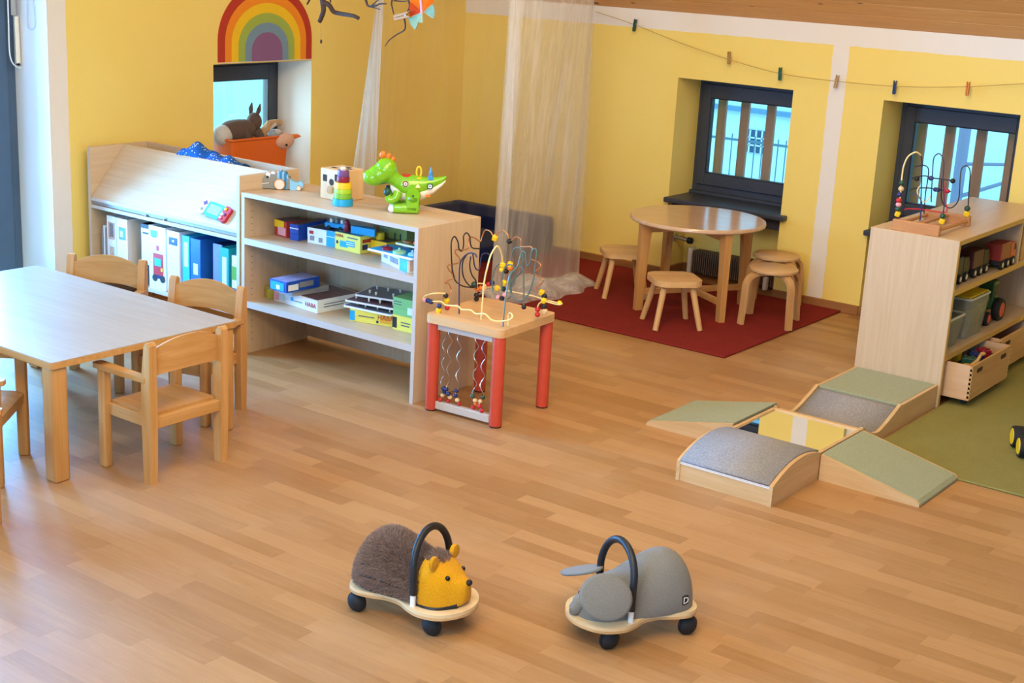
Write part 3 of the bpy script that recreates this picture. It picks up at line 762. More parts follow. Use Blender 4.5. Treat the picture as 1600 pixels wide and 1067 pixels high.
# wave
t = thing('wave_module', 'grey felt hollow wave module between the mirror platform and the green step', 'play block', (-2.604, 5.545, 0))
def wz(s):
    if s < .12: return .104 - .03 * (s / .12) ** 1.5
    k = (s - .12) / .88
    return .074 - .035 * math.sin(PI * min(1, k * 1.35)) if k < .37 else .039 + .073 * ((k - .37) / .63) ** 1.25
pts = [(s * MS, wz(s)) for s in [i / 24 for i in range(25)]]
for x in (0, MS - .016): MB().prism([(0, 0)] + [(a, b_ + .006) for a, b_ in pts] + [(MS, 0)], 'X', x, x + .016).build('side_panel', M_PLYY, t, 0)
m = MB(); m.grid(lambda u, v: (.016 + u * (MS - .032), .01 + v * (MS - .012), wz(v) - .008), 1, 24); o = m.build('felt_top', M_FELTS, t); solidify(o, .008, 1)
MB().box(0.016, MS - .016, 0, .01, 0, .10).build('end_panel', M_PLYX, t, 0)
# green step
t = thing('step_module', 'flat green felt step against the side of the toy shelf', 'play block', (-2.604, 5.968, 0))
for x in (0, MS - .016): MB().box(x, x + .016, 0, .435, 0, .112, .0015).build('side_panel', M_PLYY, t, 0)
for yy in (0, .419): MB().box(.016, MS - .016, yy, yy + .016, 0, .10).build('end_panel', M_PLYX, t, 0)
MB().box(.016, MS - .016, 0, .435, .098, .1135, .003).build('felt_top', M_FELTG, t, 0)

# ------------------------------------------------------------------ bead table
BT = thing('bead_table', 'square wooden activity table with red legs and tangled bead wires', 'table', (-3.672, 4.86, 0), math.radians(3))
bx, by = .205, .218; TZ = .44
tp = MB().prism(rrect(2 * bx, 2 * by, .03, 6), 'Z', TZ - .036, TZ).build('tabletop', wood('bead table beech', '#D2A06A', '#E3B988', 'X', 50, .35), BT, 30)
M_REDLEG = plain('red lacquer leg', '#CC4A34', .35)
for sx in (-1, 1):
    for sy in (-1, 1):
        lg = MB().lathe([(.027, 0.006), (.028, .01), (.028, TZ - .036)], 24, (sx * (bx - .032), sy * (by - .032), 0)).build('leg', M_REDLEG, BT)
        MB().lathe([(.026, 0), (.027, .002), (.027, .0065)], 20, (sx * (bx - .032), sy * (by - .032), 0)).build('foot_pad', M_BLACKR, lg)
MB().box(-bx + .06, bx - .06, -by + .02, -by + .042, TZ - .066, TZ - .036, .002).build('front_rail', M_EDGE, BT, 0)
MB().box(-bx + .06, bx - .06, -by + .02, -by + .048, .012, .048, .003).build('floor_rail', M_EDGE, BT, 0)
MB().box(-bx + .06, bx - .06, by - .042, by - .02, TZ - .066, TZ - .036, .002).build('rear_rail', M_EDGE, BT, 0)
BM = {'y': M_YEL, 'r': M_RED, 'b': M_NAVY, 'k': M_BLACK, 'g': M_DKGRN, 'o': M_ORANGE, 'w': M_CREAMW, 'p': M_PINK}
def bead(p, kind, parent, r=.012, cube=False, name='bead'):
    m = MB()
    if cube: m.obox(p, (r * 1.8,) * 3, (.2, .3, .4), r * .3)
    else: m.ell(p, (r, r, r * .92), 14, 9)
    return m.build(name, BM[kind], parent)
# front panel wires
for x, ph, cols in ((-.115, 0, 'rwbb'), (-.085, 1.6, 'rwbb'), (-.035, 3.0, 'rwbb'), (.055, 1.2, 'rowg'), (.095, 4.2, 'rrwg')):
    pts = [(x + .009 * math.sin(ph + z * 74), -by + .033 + .009 * math.cos(ph + z * 74), z) for z in [.045 + i * .0075 for i in range(45)]]
    wv = MB().tube(pts, .0022, 6).build('wavy_wire', M_STEEL, BT)
    for i, c in enumerate(cols):
        z = .058 + i * .0185; bead((x + .009 * math.sin(ph + z * 74), -by + .033 + .009 * math.cos(ph + z * 74), z), c, wv, .0105)
# wires on top, each running in its own upright plane across the table
Binv = (Matrix.Translation((-3.672, 4.86, 0)) @ Matrix.Rotation(math.radians(3), 4, 'Z')).inverted()
def fit(x, y, v):
    while True:
        p = Binv @ px(x, y, 1, v)
        if p.x > -.175 or v < 4.7: return p
        v -= .01
def wire(pp, yv, mat, r=.0032, k=6, name='wire'):
    """pp: picture points, yv: world y of the wire's plane (or one value per point)"""
    ys = yv if isinstance(yv, (list, tuple)) else [yv] * len(pp)
    P = [fit(x, y, v) for (x, y), v in zip(pp, ys)]
    for p in P: p.z = max(p.z, TZ - .001)
    return MB().tube(smooth_path(P, k) if k > 1 else P, r, 8).build(name, mat, BT), P
def wbead(w, x, y, v, c, r=.0115, cube=False):
    p = fit(x, y, v); p.z = max(p.z, TZ + r * .9); return bead(p, c, w, r, cube)
def z8(cx, cy): return (640 + cx / 6.276, 340 + cy / 6.276)
M_COP = plain('copper wire', '#C58A5C', .3, .5, .6); M_WBLK = plain('black wire', '#23232B', .35); M_WGRN = plain('grey green wire', '#56706E', .35)
M_WCRM = plain('cream wire', '#F0D68E', .35); M_WYEL = plain('yellow wire', '#E9B93C', .35); M_WBLU = plain('dark blue wire', '#2E3560', .35)
yF, yM, yK = 4.72, 4.85, 4.99
w, _ = wire([z8(*q) for q in ((405, 700), (415, 730), (395, 750), (325, 790))] , 4.93, M_COP, .0028)
w2, _ = wire([z8(*q) for q in ((410, 705), (385, 650), (345, 640), (390, 610), (438, 595), (425, 560), (385, 510), (372, 470), (430, 455), (485, 440), (490, 400), (450, 350), (455, 315), (520, 315), (575, 300), (580, 240), (585, 190), (640, 200), (690, 235), (710, 190), (740, 125), (790, 135), (830, 190), (870, 150), (920, 128), (960, 165), (985, 230), (1040, 190), (1090, 215), (1085, 280), (1140, 285), (1200, 295), (1190, 400), (1260, 435), (1285, 480), (1225, 545), (1310, 605), (1285, 650), (1235, 690), (1260, 720))], yK, M_COP, .003, 5)
wbead(w2, *z8(838, 200), yK, 'y', .014, True); wbead(w2, *z8(978, 232), yK, 'k', .013)
for q, c, cu in (((1295, 735), 'y', True), ((1322, 770), 'k', False)): wbead(w2, *z8(*q), yK, c, .013, cu)
w, _ = wire([z8(*q) for q in ((420, 540), (410, 380), (410, 240), (440, 185), (475, 240), (485, 310), (515, 325), (530, 260), (530, 180), (560, 150), (590, 190), (600, 270), (625, 300), (690, 305))], 4.97, M_WBLK)
w, _ = wire([z8(*q) for q in ((420, 520), (450, 620), (520, 670), (610, 685), (650, 680))], 4.96, M_WBLK)
wbead(w, *z8(632, 655), 4.95, 'g', .014)
w, _ = wire([z8(*q) for q in ((484, 985), (486, 700), (492, 480), (520, 400), (580, 350), (640, 355), (660, 390))], yF + .02, M_WBLU)
w, _ = wire([z8(*q) for q in ((560, 360), (520, 440), (525, 570), (580, 660), (640, 680))], 4.90, M_WBLK)
w, _ = wire([z8(*q) for q in ((600, 380), (590, 470), (610, 560), (650, 620), (655, 700))], 4.95, M_WBLK)
w, _ = wire([z8(*q) for q in ((620, 350), (640, 480), (680, 510), (700, 400), (715, 360), (760, 350), (800, 380))], 5.0, M_WBLU)
w, _ = wire([z8(*q) for q in ((655, 645), (730, 650), (760, 680), (840, 680), (900, 700), (1000, 725), (1200, 765), (1310, 800), (1450, 835), (1495, 845), (1440, 850), (1340, 825), (1280, 835), (1255, 880), (1250, 960))], [5.0, 5.0, 5.0, 4.98, 4.96, 4.96, 4.96, 4.95, 4.95, 4.95, 4.93, 4.93, 4.92, 4.92, 4.92], M_WCRM)
for q, c, cu, v in (((660, 700), 'o', False, 5.0), ((700, 690), 'o', False, 5.0), ((735, 690), 'w', True, 5.0), ((775, 655), 'r', False, 5.0), ((810, 640), 'b', False, 5.0), ((655, 760), 'k', False, 5.0), ((655, 800), 'k', False, 5.0), ((860, 690), 'y', True, 4.97),
                ((1315, 815), 'y', True, 4.93), ((1470, 838), 'y', False, 4.95), ((1255, 900), 'r', False, 4.92), ((1253, 950), 'r', False, 4.92), ((1320, 870), 'k', False, 4.92), ((1325, 920), 'w', True, 4.92)): wbead(w, *z8(*q), v, c, .012, cu)
w, _ = wire([z8(*q) for q in ((698, 1042), (710, 900), (718, 780), (728, 660), (745, 560), (765, 480), (785, 400), (810, 340), (855, 280), (885, 310), (905, 370), (910, 420))], [4.74] * 6 + [4.76, 4.78, 4.8, 4.82, 4.84, 4.85], M_WCRM, .0038)
for q, c, cu, v in (((915, 460), 'y', True, 4.86), ((905, 510), 'y', False, 4.86), ((985, 460), 'y', True, 4.88), ((985, 495), 'o', False, 4.88), ((945, 525), 'k', False, 4.88)): wbead(w, *z8(*q), v, c, .013, cu)
w, _ = wire([z8(*q) for q in ((350, 745), (250, 742), (160, 765), (130, 800), (190, 815), (240, 822), (310, 825), (360, 858), (470, 868), (510, 900), (600, 908), (650, 942), (740, 945), (800, 1000), (880, 1016), (970, 1005), (1010, 970), (990, 935), (970, 960), (968, 1058))], [4.84, 4.8, 4.76, 4.72, 4.70, 4.70, 4.70, 4.70, 4.69, 4.69, 4.69, 4.69, 4.68, 4.68, 4.69, 4.69, 4.70, 4.72, 4.73, 4.73], M_WCRM, .0036)
for q, c, cu, v in (((150, 810), 'p', False, 4.71), ((180, 812), 'b', False, 4.70), ((212, 825), 'b', False, 4.70), ((355, 765), 'k', False, 4.84), ((365, 815), 'y', True, 4.84), ((370, 880), 'r', False, 4.82), ((290, 865), 'b', False, 4.78), ((285, 910), 'y', True, 4.77)): wbead(w, *z8(*q), v, c, .012, cu)
w, _ = wire([z8(*q) for q in ((915, 1070), (935, 850), (955, 700), (985, 560), (1030, 510), (1060, 470), (1085, 380), (1100, 340), (1130, 340), (1140, 420), (1150, 470), (1180, 440), (1200, 330), (1230, 305), (1245, 340), (1230, 480), (1210, 620), (1160, 760), (1080, 820), (1020, 790), (985, 700), (1000, 560), (1060, 480), (1095, 480), (1115, 540), (1120, 700), (1120, 880))], [4.70, 4.71, 4.72, 4.74, 4.77, 4.79, 4.81] + [4.84] * 20, M_WGRN)
wbead(w, *z8(1120, 878), 4.84, 'k', .011)
w, _ = wire([z8(*q) for q in ((815, 720), (812, 600), (840, 500), (890, 445), (940, 440))], 4.86, M_WGRN)
w, _ = wire([z8(*q) for q in ((905, 720), (905, 600), (930, 500), (980, 460), (1025, 490), (1035, 580), (1010, 680))], 4.82, M_WGRN)
for q, c, cu, v in (((925, 640), 'y', True, 4.84), ((920, 700), 'k', False, 4.84), ((870, 780), 'p', False, 4.84), ((935, 755), 'p', False, 4.84), ((905, 790), 'k', False, 4.84)): wbead(w, *z8(*q), v, c, .012, cu)
w, _ = wire([z8(*q) for q in ((995, 420), (1010, 330), (1050, 295), (1095, 320), (1110, 500), (1000, 640), (1000, 760), (960, 800))], 4.88, M_WGRN)

# ------------------------------------------------------------------ bead maze toy on the right shelf
MZ = thing('bead_maze', 'wooden frame bead maze with curved wires on top of the toy shelf', 'toy', (-2.40, 6.64, SH))
for yy in (-.20, .20): MB().box(-.115, .115, yy - .012, yy + .012, 0, .052, .003).box(-.05, .05, yy - .0125, yy + .0125, -.0, .006).build('frame_board', wood('maze beech', '#B47A48', '#C98F5C', 'X', 45), MZ, 0)
for xx in (-.10, .10): MB().cyl((xx, -.2, .026), (xx, .2, .026), .008, n=12).build('rod', MATS['maze beech'], MZ)
for xx in (-.0,): MB().box(-.012, .012, -.19, .19, .035, .045).build('cross_bar', MATS['maze beech'], MZ, 0)
MZi = Matrix.Translation((-2.40, 6.64, SH)).inverted()
def z9(cx, cy): return (1380 + cx / 6.67, 220 + cy / 6.67)
def mwire(pp, ys, mat, r=.003):
    ys = ys if isinstance(ys, (list, tuple)) else [ys] * len(pp)
    return MB().tube(smooth_path([MZi @ px(*z9(*q), 1, v) for q, v in zip(pp, ys)], 6), r, 8).build('wire', mat, MZ)
def mbead(w, q, v, c, r=.012, cube=False): return bead(MZi @ px(*z9(*q), 1, v), c, w, r, cube)
w = mwire([(390, 145), (405, 220), (400, 420), (385, 830)], [6.47, 6.5, 6.55, 6.6], M_WBLU)
w = mwire([(155, 750), (180, 560), (195, 380), (215, 260), (260, 165), (330, 120), (365, 128), (392, 150)], [6.445] * 6 + [6.455, 6.47], M_WCRM, .0038)
for q, c, cu in (((150, 762), 'y', True), ((155, 710), 'g', False), ((160, 665), 'p', False), ((163, 620), 'r', False), ((172, 560), 'b', False), ((187, 500), 'w', False), ((193, 440), 'g', False)): mbead(w, q, 6.445, c, .0135, cu)
w = mwire([(620, 780), (635, 650), (625, 400), (630, 220), (600, 145), (560, 140), (525, 190), (515, 330), (505, 500), (500, 640)], 6.46, M_WBLU)
for q, c, cu in (((612, 838), 'y', True), ((620, 785), 'g', False)): mbead(w, q, 6.45, c, .014, cu)
w = mwire([(885, 690), (895, 500), (907, 340), (890, 275), (850, 262), (815, 300), (800, 420), (790, 590), (750, 670), (690, 700), (630, 660), (605, 580), (610, 400)], [6.83, 6.83, 6.83, 6.83, 6.83, 6.82, 6.8, 6.75, 6.7, 6.65, 6.6, 6.57, 6.55], M_WBLK)
for q, c, cu in (((870, 760), 'y', True), ((876, 705), 'g', False)): mbead(w, q, 6.83, c, .015, cu)
w = mwire([(300, 390), (420, 365), (470, 375), (500, 385), (620, 400), (730, 415)], 6.6, M_WBLK)
for q, c in (((350, 395), 'k'), ((725, 418), 'k'), ((500, 390), 'b')): mbead(w, q, 6.6, c, .013)
w = mwire([(270, 520), (330, 495), (480, 492), (560, 510), (640, 515), (705, 530)], 6.62, M_WBLK)
for q, c in (((545, 508), 'b'), ((570, 510), 'b'), ((670, 525), 'r')): mbead(w, q, 6.62, c, .012)
w = mwire([(330, 270), (420, 255), (470, 290), (465, 400), (440, 560), (425, 760)], 6.66, M_WBLK)
w = mwire([(300, 545), (360, 570), (400, 640), (395, 740), (380, 830)], 6.55, M_WBLU)
w = mwire([(385, 470), (355, 520), (375, 590), (420, 640), (470, 610), (505, 560)], 6.6, M_WCRM)
w = mwire([(220, 720), (260, 708), (400, 715), (520, 735), (640, 745), (665, 700), (640, 600), (650, 430)], 6.58, M_RED)

# ------------------------------------------------------------------ navy foam corner and net canopy
M_NAVYF = cloth('navy foam cover', '#101C4E', '#18265E', 90, bump=.1)
t = thing('foam_corner', 'navy blue foam cushion corner behind the net canopy', 'sofa', (WX + .02, YB - .02, .012))
MB().box(0, .74, -.1, 0, 0, .245, .02).build('back_cushion', M_NAVYF, t)
MB().box(0, .1, -.95, -.1, 0, .245, .02).build('side_cushion', M_NAVYF, t)
MB().box(.1, .74, -.95, -.1, 0, .10, .02).build('seat_cushion', M_NAVYF, t)
MB().box(.74, .84, -.34, 0, 0, .245, .02).build('end_cushion', M_NAVYF, t)

def net_mat(name, base, edge):
    t = NT(name); t.t.nodes.remove(t.b)
    df = t.n('ShaderNodeBsdfDiffuse'); df.inputs[0].default_value = (.93, .92, .92, 1)
    tl = t.n('ShaderNodeBsdfTranslucent'); tl.inputs[0].default_value = (.93, .92, .92, 1)
    tr = t.n('ShaderNodeBsdfTransparent')
    a = t.n('ShaderNodeMixShader'); a.inputs[0].default_value = .4; t.l(df.outputs[0], a.inputs[1]); t.l(tl.outputs[0], a.inputs[2])
    lw = t.n('ShaderNodeLayerWeight'); lw.inputs[0].default_value = .3
    fo = t.math('MULTIPLY', t.ramp(t.noise(t.scaled(t.obj(), (15, 15, .9)), 1.0, 3.0, .6), .4, .72), base * 1.1)
    k = t.math('MINIMUM', .88, t.math('ADD', t.math('ADD', base * .72, fo), t.math('MULTIPLY', lw.outputs['Facing'], edge)))
    b_ = t.n('ShaderNodeMixShader'); t.l(k, b_.inputs[0]); t.l(tr.outputs[0], b_.inputs[1]); t.l(a.outputs[0], b_.inputs[2])
    t.l(b_.outputs[0], t.out.inputs['Surface']); return t.m
NETM = net_mat('white net', .30, .45); NETD = net_mat('gathered white net', .52, .4); NETS = net_mat('single layer net', .035, .10)
NC = (-5.32, 6.85)
t = thing('net_canopy', 'white gauzy net canopy hanging from the ceiling to the red rug', 'canopy', (NC[0], NC[1], 0))
HR, HZ = .63, 1.90
MB().tube([(HR * math.cos(2 * PI * i / 40), HR * math.sin(2 * PI * i / 40), HZ) for i in range(40)], .008, 8, True).build('hoop', M_WHITE, t)
for k in range(3):
    a = 2 * PI * k / 3 + .4
    MB().tube([(HR * math.cos(a), HR * math.sin(a), HZ), (.03 * math.cos(a), .03 * math.sin(a), HZ + .4)], .003, 6).build('cord', M_WHITE, t)
def drape(a0, a1, ends, folds, amp, seed, zb=.015, gather=0.0):
    """a sheet hung from the hoop between two angles; ends = floor points, or None for an even flare"""
    rr = random.Random(seed); ph = [rr.uniform(0, 6.28) for _ in range(4)]
    def f(u, v):
        a = a0 + (a1 - a0) * u; top = Vector((HR * math.cos(a), HR * math.sin(a)))
        e = Vector((.68 * math.cos(a), .60 * math.sin(a))) if ends is None else Vector(ends[0]) * (1 - u) + Vector(ends[1]) * u
        p = top * (1 - v) + e * v
        n = Vector((math.cos(a), math.sin(a)))
        uu = u ** (1 + gather)
        wv = amp * (.2 + .9 * v) * (math.sin(folds * uu * 6.28 + ph[0] + .8 * v) + .3 * math.sin(2.1 * folds * uu * 6.28 + ph[1] - 1.3 * v) + .3 * math.sin(9 * v + 5 * u + ph[2]) * v)
        tw = Vector((-n.y, n.x)) * (.02 * math.sin(5 * v + ph[3]) * math.sin(PI * u))
        q = p + n * wv + tw
        return (q.x, q.y, HZ * (1 - v) + zb * v)
    return MB().grid(f, 110, 44)
drape(math.radians(-40), math.radians(31), ((.44, -.40), (.51, .42)), 2.6, .015, 1).build('front_drape', NETM, t)
drape(math.radians(-41), math.radians(-33), ((.435, -.41), (.46, -.31)), 1.6, .016, 8).build('gathered_edge', NETD, t)
drape(math.radians(207), math.radians(236), ((-.76, -.40), (-.45, -.50)), 1.8, .02, 2).build('left_drape', NETD, t)
drape(math.radians(31), math.radians(207), None, 3.5, .014, 3, .275).build('rear_drape', NETS, t)
def hem(u, v):
    a = Vector((.40, -.47)) * (1 - u) + Vector((.50, .43)) * u
    q = a + Vector((.98, -.15)) * ((v - .3) * (.20 + .16 * math.sin(PI * u)) + .02 * math.sin(u * 23 + v * 4) * v)
    z = .014 + max(0, .085 * math.sin(PI * min(1, v * 1.02)) ** .8 * (.75 + .4 * math.sin(u * 14 + 3 * v)) * math.sin(PI * min(1, .15 + u * .75)))
    return (q.x, q.y, z)
MB().grid(hem, 80, 20).build('trailing_hem', NETM, t)
MB().grid(lambda u, v: tuple(Vector(hem(u, v)) + Vector((-.05, .02, .01 * math.sin(20 * u)))), 80, 20).build('trailing_hem', NETM, t)
# ------------------------------------------------------------------ ride-on animals
M_PLY = wood('ride-on plywood', '#D9B98A', '#E8CFA6', 'X', 45, .35); M_PLYE = wood('ply edge', '#B98A55', '#DDBB8A', 'X', 30, .5)
def board_outline():
    P = [(.205, 0), (.19, .06), (.15, .108), (.09, .122), (.04, .108), (.0, .088), (-.05, .084), (-.10, .098), (-.15, .104), (-.19, .08), (-.208, .03)]
    P = P + [(a, -b) for a, b in reversed(P[1:])]
    return [(p[0], p[1]) for p in smooth_path([(a, b, 0) for a, b in P], 5, True)]
def ride_on(name, label, cat, loc, rz):
    t = thing(name, label, cat, loc, rz, 'ride-on animals on castors')
    out = board_outline()
    bd = MB().prism(out, 'Z', .078, .088).build('board', M_PLY, t, 40)
    MB().prism([(a * 1.004, b_ * 1.006) for a, b_ in out], 'Z', .070, .078).build('lower_ply', M_PLYE, bd, 40)
    for x, y in ((-.165, .075), (-.165, -.075), (.11, .075), (.11, -.075)):
        w = MB().ell((x, y, .031), (.031, .024, .031), 20, 14).build('castor_wheel', M_BLACKR, t)
        MB().cyl((x, y, .045), (x, y, .0705), .013, .016, 12).build('castor_stem', M_BLACK, w)
        MB().lathe([(.033, -.004), (.033, .004)], 24, (x, y, .031), 'Y').build('castor_ridge', M_BLACK, w)
    R = .098; path = [(.055, -R, .088), (.055, -R, .20)]
    path += [(.055 - .012 * math.sin(PI * i / 18), -R * math.cos(PI * i / 18), .20 + .105 * math.sin(PI * i / 18)) for i in range(1, 18)] + [(.055, R, .20), (.055, R, .088)]
    full = [path[0], (.055, -R, .125)] 
    hd = MB().tube([(.055, -R, .125)] + path[1:-1] + [(.055, R, .125)], .0115, 14).build('handle', plain('black foam grip', '#17171C', .45), t)
    for s in (-1, 1): MB().cyl((.055, s * R, .080), (.055, s * R, .127), .0085, n=12).build('handle_tube', M_WHITE, hd)
    return t
def body_rings(prof, n=28, sq=2.3):
    """prof: (x, half width, z bottom, z top)"""
    rings = []
    for x, w, z0, z1 in prof:
        r = []
        for k in range(n):
            a = 2 * PI * k / n; c, s = math.cos(a), math.sin(a)
            e = 2 / sq; yy = w * math.copysign(abs(c) ** e, c)
            zz = z0 + (z1 - z0) * (.0 if s < 0 else abs(s) ** e) if s >= 0 else z0 + .012 * s
            r.append((x, yy, zz))
        rings.append(r)
    return rings
def interp(prof, k=4):
    v = smooth_path([(p[0], p[1], p[2]) for p in prof], k); q = smooth_path([(p[0], p[3], 0) for p in prof], k)
    return [(a.x, max(.001, a.y), a.z, b_.y) for a, b_ in zip(v, q)]

# hedgehog
HG = ride_on('hedgehog_ride_on', 'brown furry hedgehog ride-on toy with a yellow face', 'ride-on toy', (-2.57, 3.085, 0), math.radians(7))
hp = interp([(-.195, .03, .10, .13), (-.185, .06, .098, .175), (-.15, .090, .095, .235), (-.10, .100, .095, .262), (-.04, .098, .095, .250), (.01, .093, .095, .225), (.055, .090, .095, .212), (.085, .085, .095, .205)])
M_FURB = cloth('brown fur base', '#4A3A32', '#5E4C42', 300)
bo = MB().loft(body_rings(hp)).build('body', M_FURB, HG)
M_FACE = cloth('yellow plush', '#C98A10', '#E0A21C', 260, bump=.3)
fp = interp([(.055, .088, .092, .226), (.085, .090, .092, .222), (.11, .087, .092, .211), (.135, .074, .092, .195), (.156, .052, .094, .180), (.174, .035, .102, .172), (.186, .020, .114, .164), (.190, .004, .132, .148)])
fc = MB().loft(body_rings(fp, 36, 2.7)).build('face', M_FACE, HG)
MB().loft(body_rings([(x + .002, w_ * 1.035, z0 - .004, z0 + .014) for x, w_, z0, z1 in fp if x < .17], 28, 2.7)).build('black_hem', M_BLACK, HG)
# fur: many short tapered tufts over the body surface
me = bo.data; tf = MB(); rr = random.Random(4)
polys = [(p.center.copy(), p.normal.copy(), p.area) for p in me.polygons if p.center.z > .1 and p.normal.z > -.4]
polys = [q for q in polys if q[0].x <= .06] + [(p.center.copy(), p.normal.copy(), p.area) for p in fc.data.polygons if p.center.z > .19 and abs(p.center.y) < .042 and p.center.x < .112 - abs(p.center.y) * .5]
for c, n, ar in polys:
    for _ in range(max(1, int(ar * 230000))):
        q = c + Vector((rr.uniform(-1, 1), rr.uniform(-1, 1), rr.uniform(-1, 1))) * math.sqrt(ar) * .62
        q -= n * (q - c).dot(n)
        d = (n + Vector((rr.uniform(-.5, .5) - .35, rr.uniform(-.5, .5), rr.uniform(-.5, .4)))).normalized()
        t1 = d.cross(Vector((rr.uniform(-1, 1), rr.uniform(-1, 1), rr.uniform(-1, 1)))).normalized() * .0014
        t2 = d.cross(t1).normalized() * .0014; L = rr.uniform(.011, .019)
        q = q - n * .002
        tf.add([q + t1, q - t1 * .5 + t2, q - t1 * .5 - t2, q + d * L], [(0, 1, 3), (1, 2, 3), (2, 0, 3)])
def fur_mat():
    t = NT('brown fur'); g = t.n('ShaderNodeNewGeometry')
    k = t.math('ADD', t.math('MULTIPLY', g.outputs['Random Per Island'], .6), t.math('MULTIPLY', t.noise(t.obj(), 22, 3), .5))
    t.l(t.mix(k, lin('#6A5246'), lin('#B0968A')), t.b.inputs['Base Color']); t.setp(.85, .15); return t.m
fo = tf.build('fur', fur_mat(), HG, smooth=0); fo['kind'] = 'stuff'
MB().ell((.189, 0, .164), (.0095, .011, .0095), 16, 10).build('nose', M_BLACK, HG)
for s in (-1, 1):
    MB().ell((.139, s * .043, .180), .008, 14, 9).build('eye', plain('glossy black', '#08080A', .12), HG)
    MB().loft([[(.098 + .007 * i_, s * (.058 + .002 * i_) + r_ * math.cos(2 * PI * k / 16) * .02, .222 + r_ * math.sin(2 * PI * k / 16) * .022) for k in range(16)] for i_, r_ in ((-1.2, .6), (-.9, .95), (0, 1.05), (.8, .95), (1.0, .6))]).build('ear', M_FACE, HG)
MB().tube([(.183, .022 * math.cos(a), .118 - .008 * math.sin(a)) for a in [PI * i / 10 for i in range(11)]], .0016, 6).build('mouth', plain('orange stitch', '#B4561A', .8), HG)

# elephant
EG = ride_on('elephant_ride_on', 'grey fabric elephant ride-on toy with large round ears', 'ride-on toy', (-2.024, 3.448, 0), math.atan2(-.89, -.46))
M_EGREY = cloth('grey fabric', '#77746F', '#8B8882', 420, bump=.12)
ep = interp([(-.193, .035, .09, .15), (-.183, .065, .088, .195), (-.15, .088, .088, .243), (-.10, .097, .088, .262), (-.05, .096, .088, .252), (.0, .09, .088, .232), (.04, .085, .088, .212), (.08, .082, .088, .203), (.12, .076, .088, .19), (.15, .06, .088, .168), (.172, .038, .088, .14), (.182, .015, .09, .115)], 5)
MB().loft(body_rings(ep, 32, 2.15)).build('body', M_EGREY, EG)
MB().tube(smooth_path([(.165, 0, .135), (.182, 0, .12), (.19, -.004, .104), (.186, -.012, .095)], 5), [.024] * 5 + [.02] * 5 + [.016] * 6, 14).build('trunk', M_EGREY, EG)
for s in (-1, 1):
    m = MB()
    def ear(u, v, s=s):
        a = 2 * PI * u; r = v; bx_ = .075 * r * math.cos(a); bz = .062 * r * math.sin(a)
        if s > 0:   # near ear hangs down along the cheek
            return (.148 + bx_ * 1.0, .100 + .014 * (1 - r * r) - .42 * bz - .30 * bx_, .184 + bz * 1.04)
        yo = .100 + .098 * r * math.sin(a)
        return (.085 + bx_ * .66, -.060 - yo, .190 - .12 * bx_ - .42 * yo + .006 * (1 - r * r))
    m.grid(ear, 32, 8); o = m.build('ear', M_EGREY, EG, weld=True); solidify(o, .008, 0)
    MB().ell((.150, s * .047, .133), .0065, 12, 8).build('eye', M_BLACK, EG)
# small woven logo patch near the tail on the left side
Mx = Matrix.Translation((-.138, .0915, .124)) @ Matrix.Rotation(math.radians(-171), 4, 'Z') @ Matrix.Rotation(math.radians(90), 4, 'X')
pt = MB().box(-.011, .011, -.014, .014, -.006, .002, .001).build('logo_patch', M_BLACK, EG, 0); pt.matrix_local = Mx
text_mesh('D', .03, M_WHITE, 'logo_letter', pt, Matrix.Translation((0, 0, .0025)))

# ------------------------------------------------------------------ toys on top of the open shelf
ST = SH + .0005
HD = Vector((.78, .63, 0))                       # picture-right direction on the shelf top
def prof_frame(name, label, cat, base, group=None):
    return thing(name, label, cat, (base[0], base[1], ST), math.atan2(HD.y, HD.x), group)
# green toy dinosaur facing left (local x = towards its tail)
DN = prof_frame('toy_dinosaur', 'glossy green toy dinosaur with orange spikes and shape buttons on the open shelf', 'toy', (-4.235, 4.915))
M_DG = plain('glossy green', '#7DBB14', .18, coat=.5, var=.03); M_DL = plain('pale green', '#9AD25A', .18, coat=.5, var=.03)
k = 1 / 3250
def dz(cx, cy, yy=0.0): return ((cx - 840) * k, yy, (985 - cy) * k * 1.03)
m = MB(); m.loft([[(dz(c, 0)[0], w_ * math.cos(2 * PI * q / 20), dz(0, z_)[2] + h_ * math.sin(2 * PI * q / 20)) for q in range(20)] for c, z_, w_, h_ in
    ((640, 560, .012, .014), (680, 555, .03, .034), (760, 590, .042, .046), (880, 610, .046, .052), (1000, 605, .044, .05), (1120, 580, .037, .036), (1240, 545, .027, .026), (1340, 510, .018, .018), (1405, 478, .010, .012), (1430, 455, .004, .005))])
remesh(m.build('body', M_DG, DN), .004, 3)
m = MB(); m.loft([[(dz(c, 0)[0], w_ * math.cos(2 * PI * q / 20), dz(0, z_)[2] + h_ * math.sin(2 * PI * q / 20)) for q in range(20)] for c, z_, w_, h_ in
    ((600, 610, .010, .016), (680, 680, .026, .036), (850, 715, .034, .036), (1000, 725, .038, .034), (1120, 695, .034, .026), (1250, 640, .026, .018), (1360, 565, .016, .011), (1415, 515, .006, .006))])
m.build('belly', plain('cream plastic', '#E9DCC6', .25), DN)
m = MB(); m.ell(dz(530, 390), (.052, .051, .056), 24, 16); m.ell(dz(345, 510), (.050, .044, .039), 24, 16, (0, .15, 0)); m.ell(dz(440, 460), (.054, .049, .046), 24, 16, (0, .2, 0))
m.tube([dz(600, 470), dz(690, 540), dz(760, 600)], [.036, .032, .036], 18)
hd = remesh(m.build('head', M_DG, DN), .0035, 14)
for s in (-1, 1): MB().tube([dz(450, 585, s * .042), dz(490, 560, s * .046), dz(560, 560, s * .044)], .002, 6).build('mouth_line', M_DKGRN, hd)
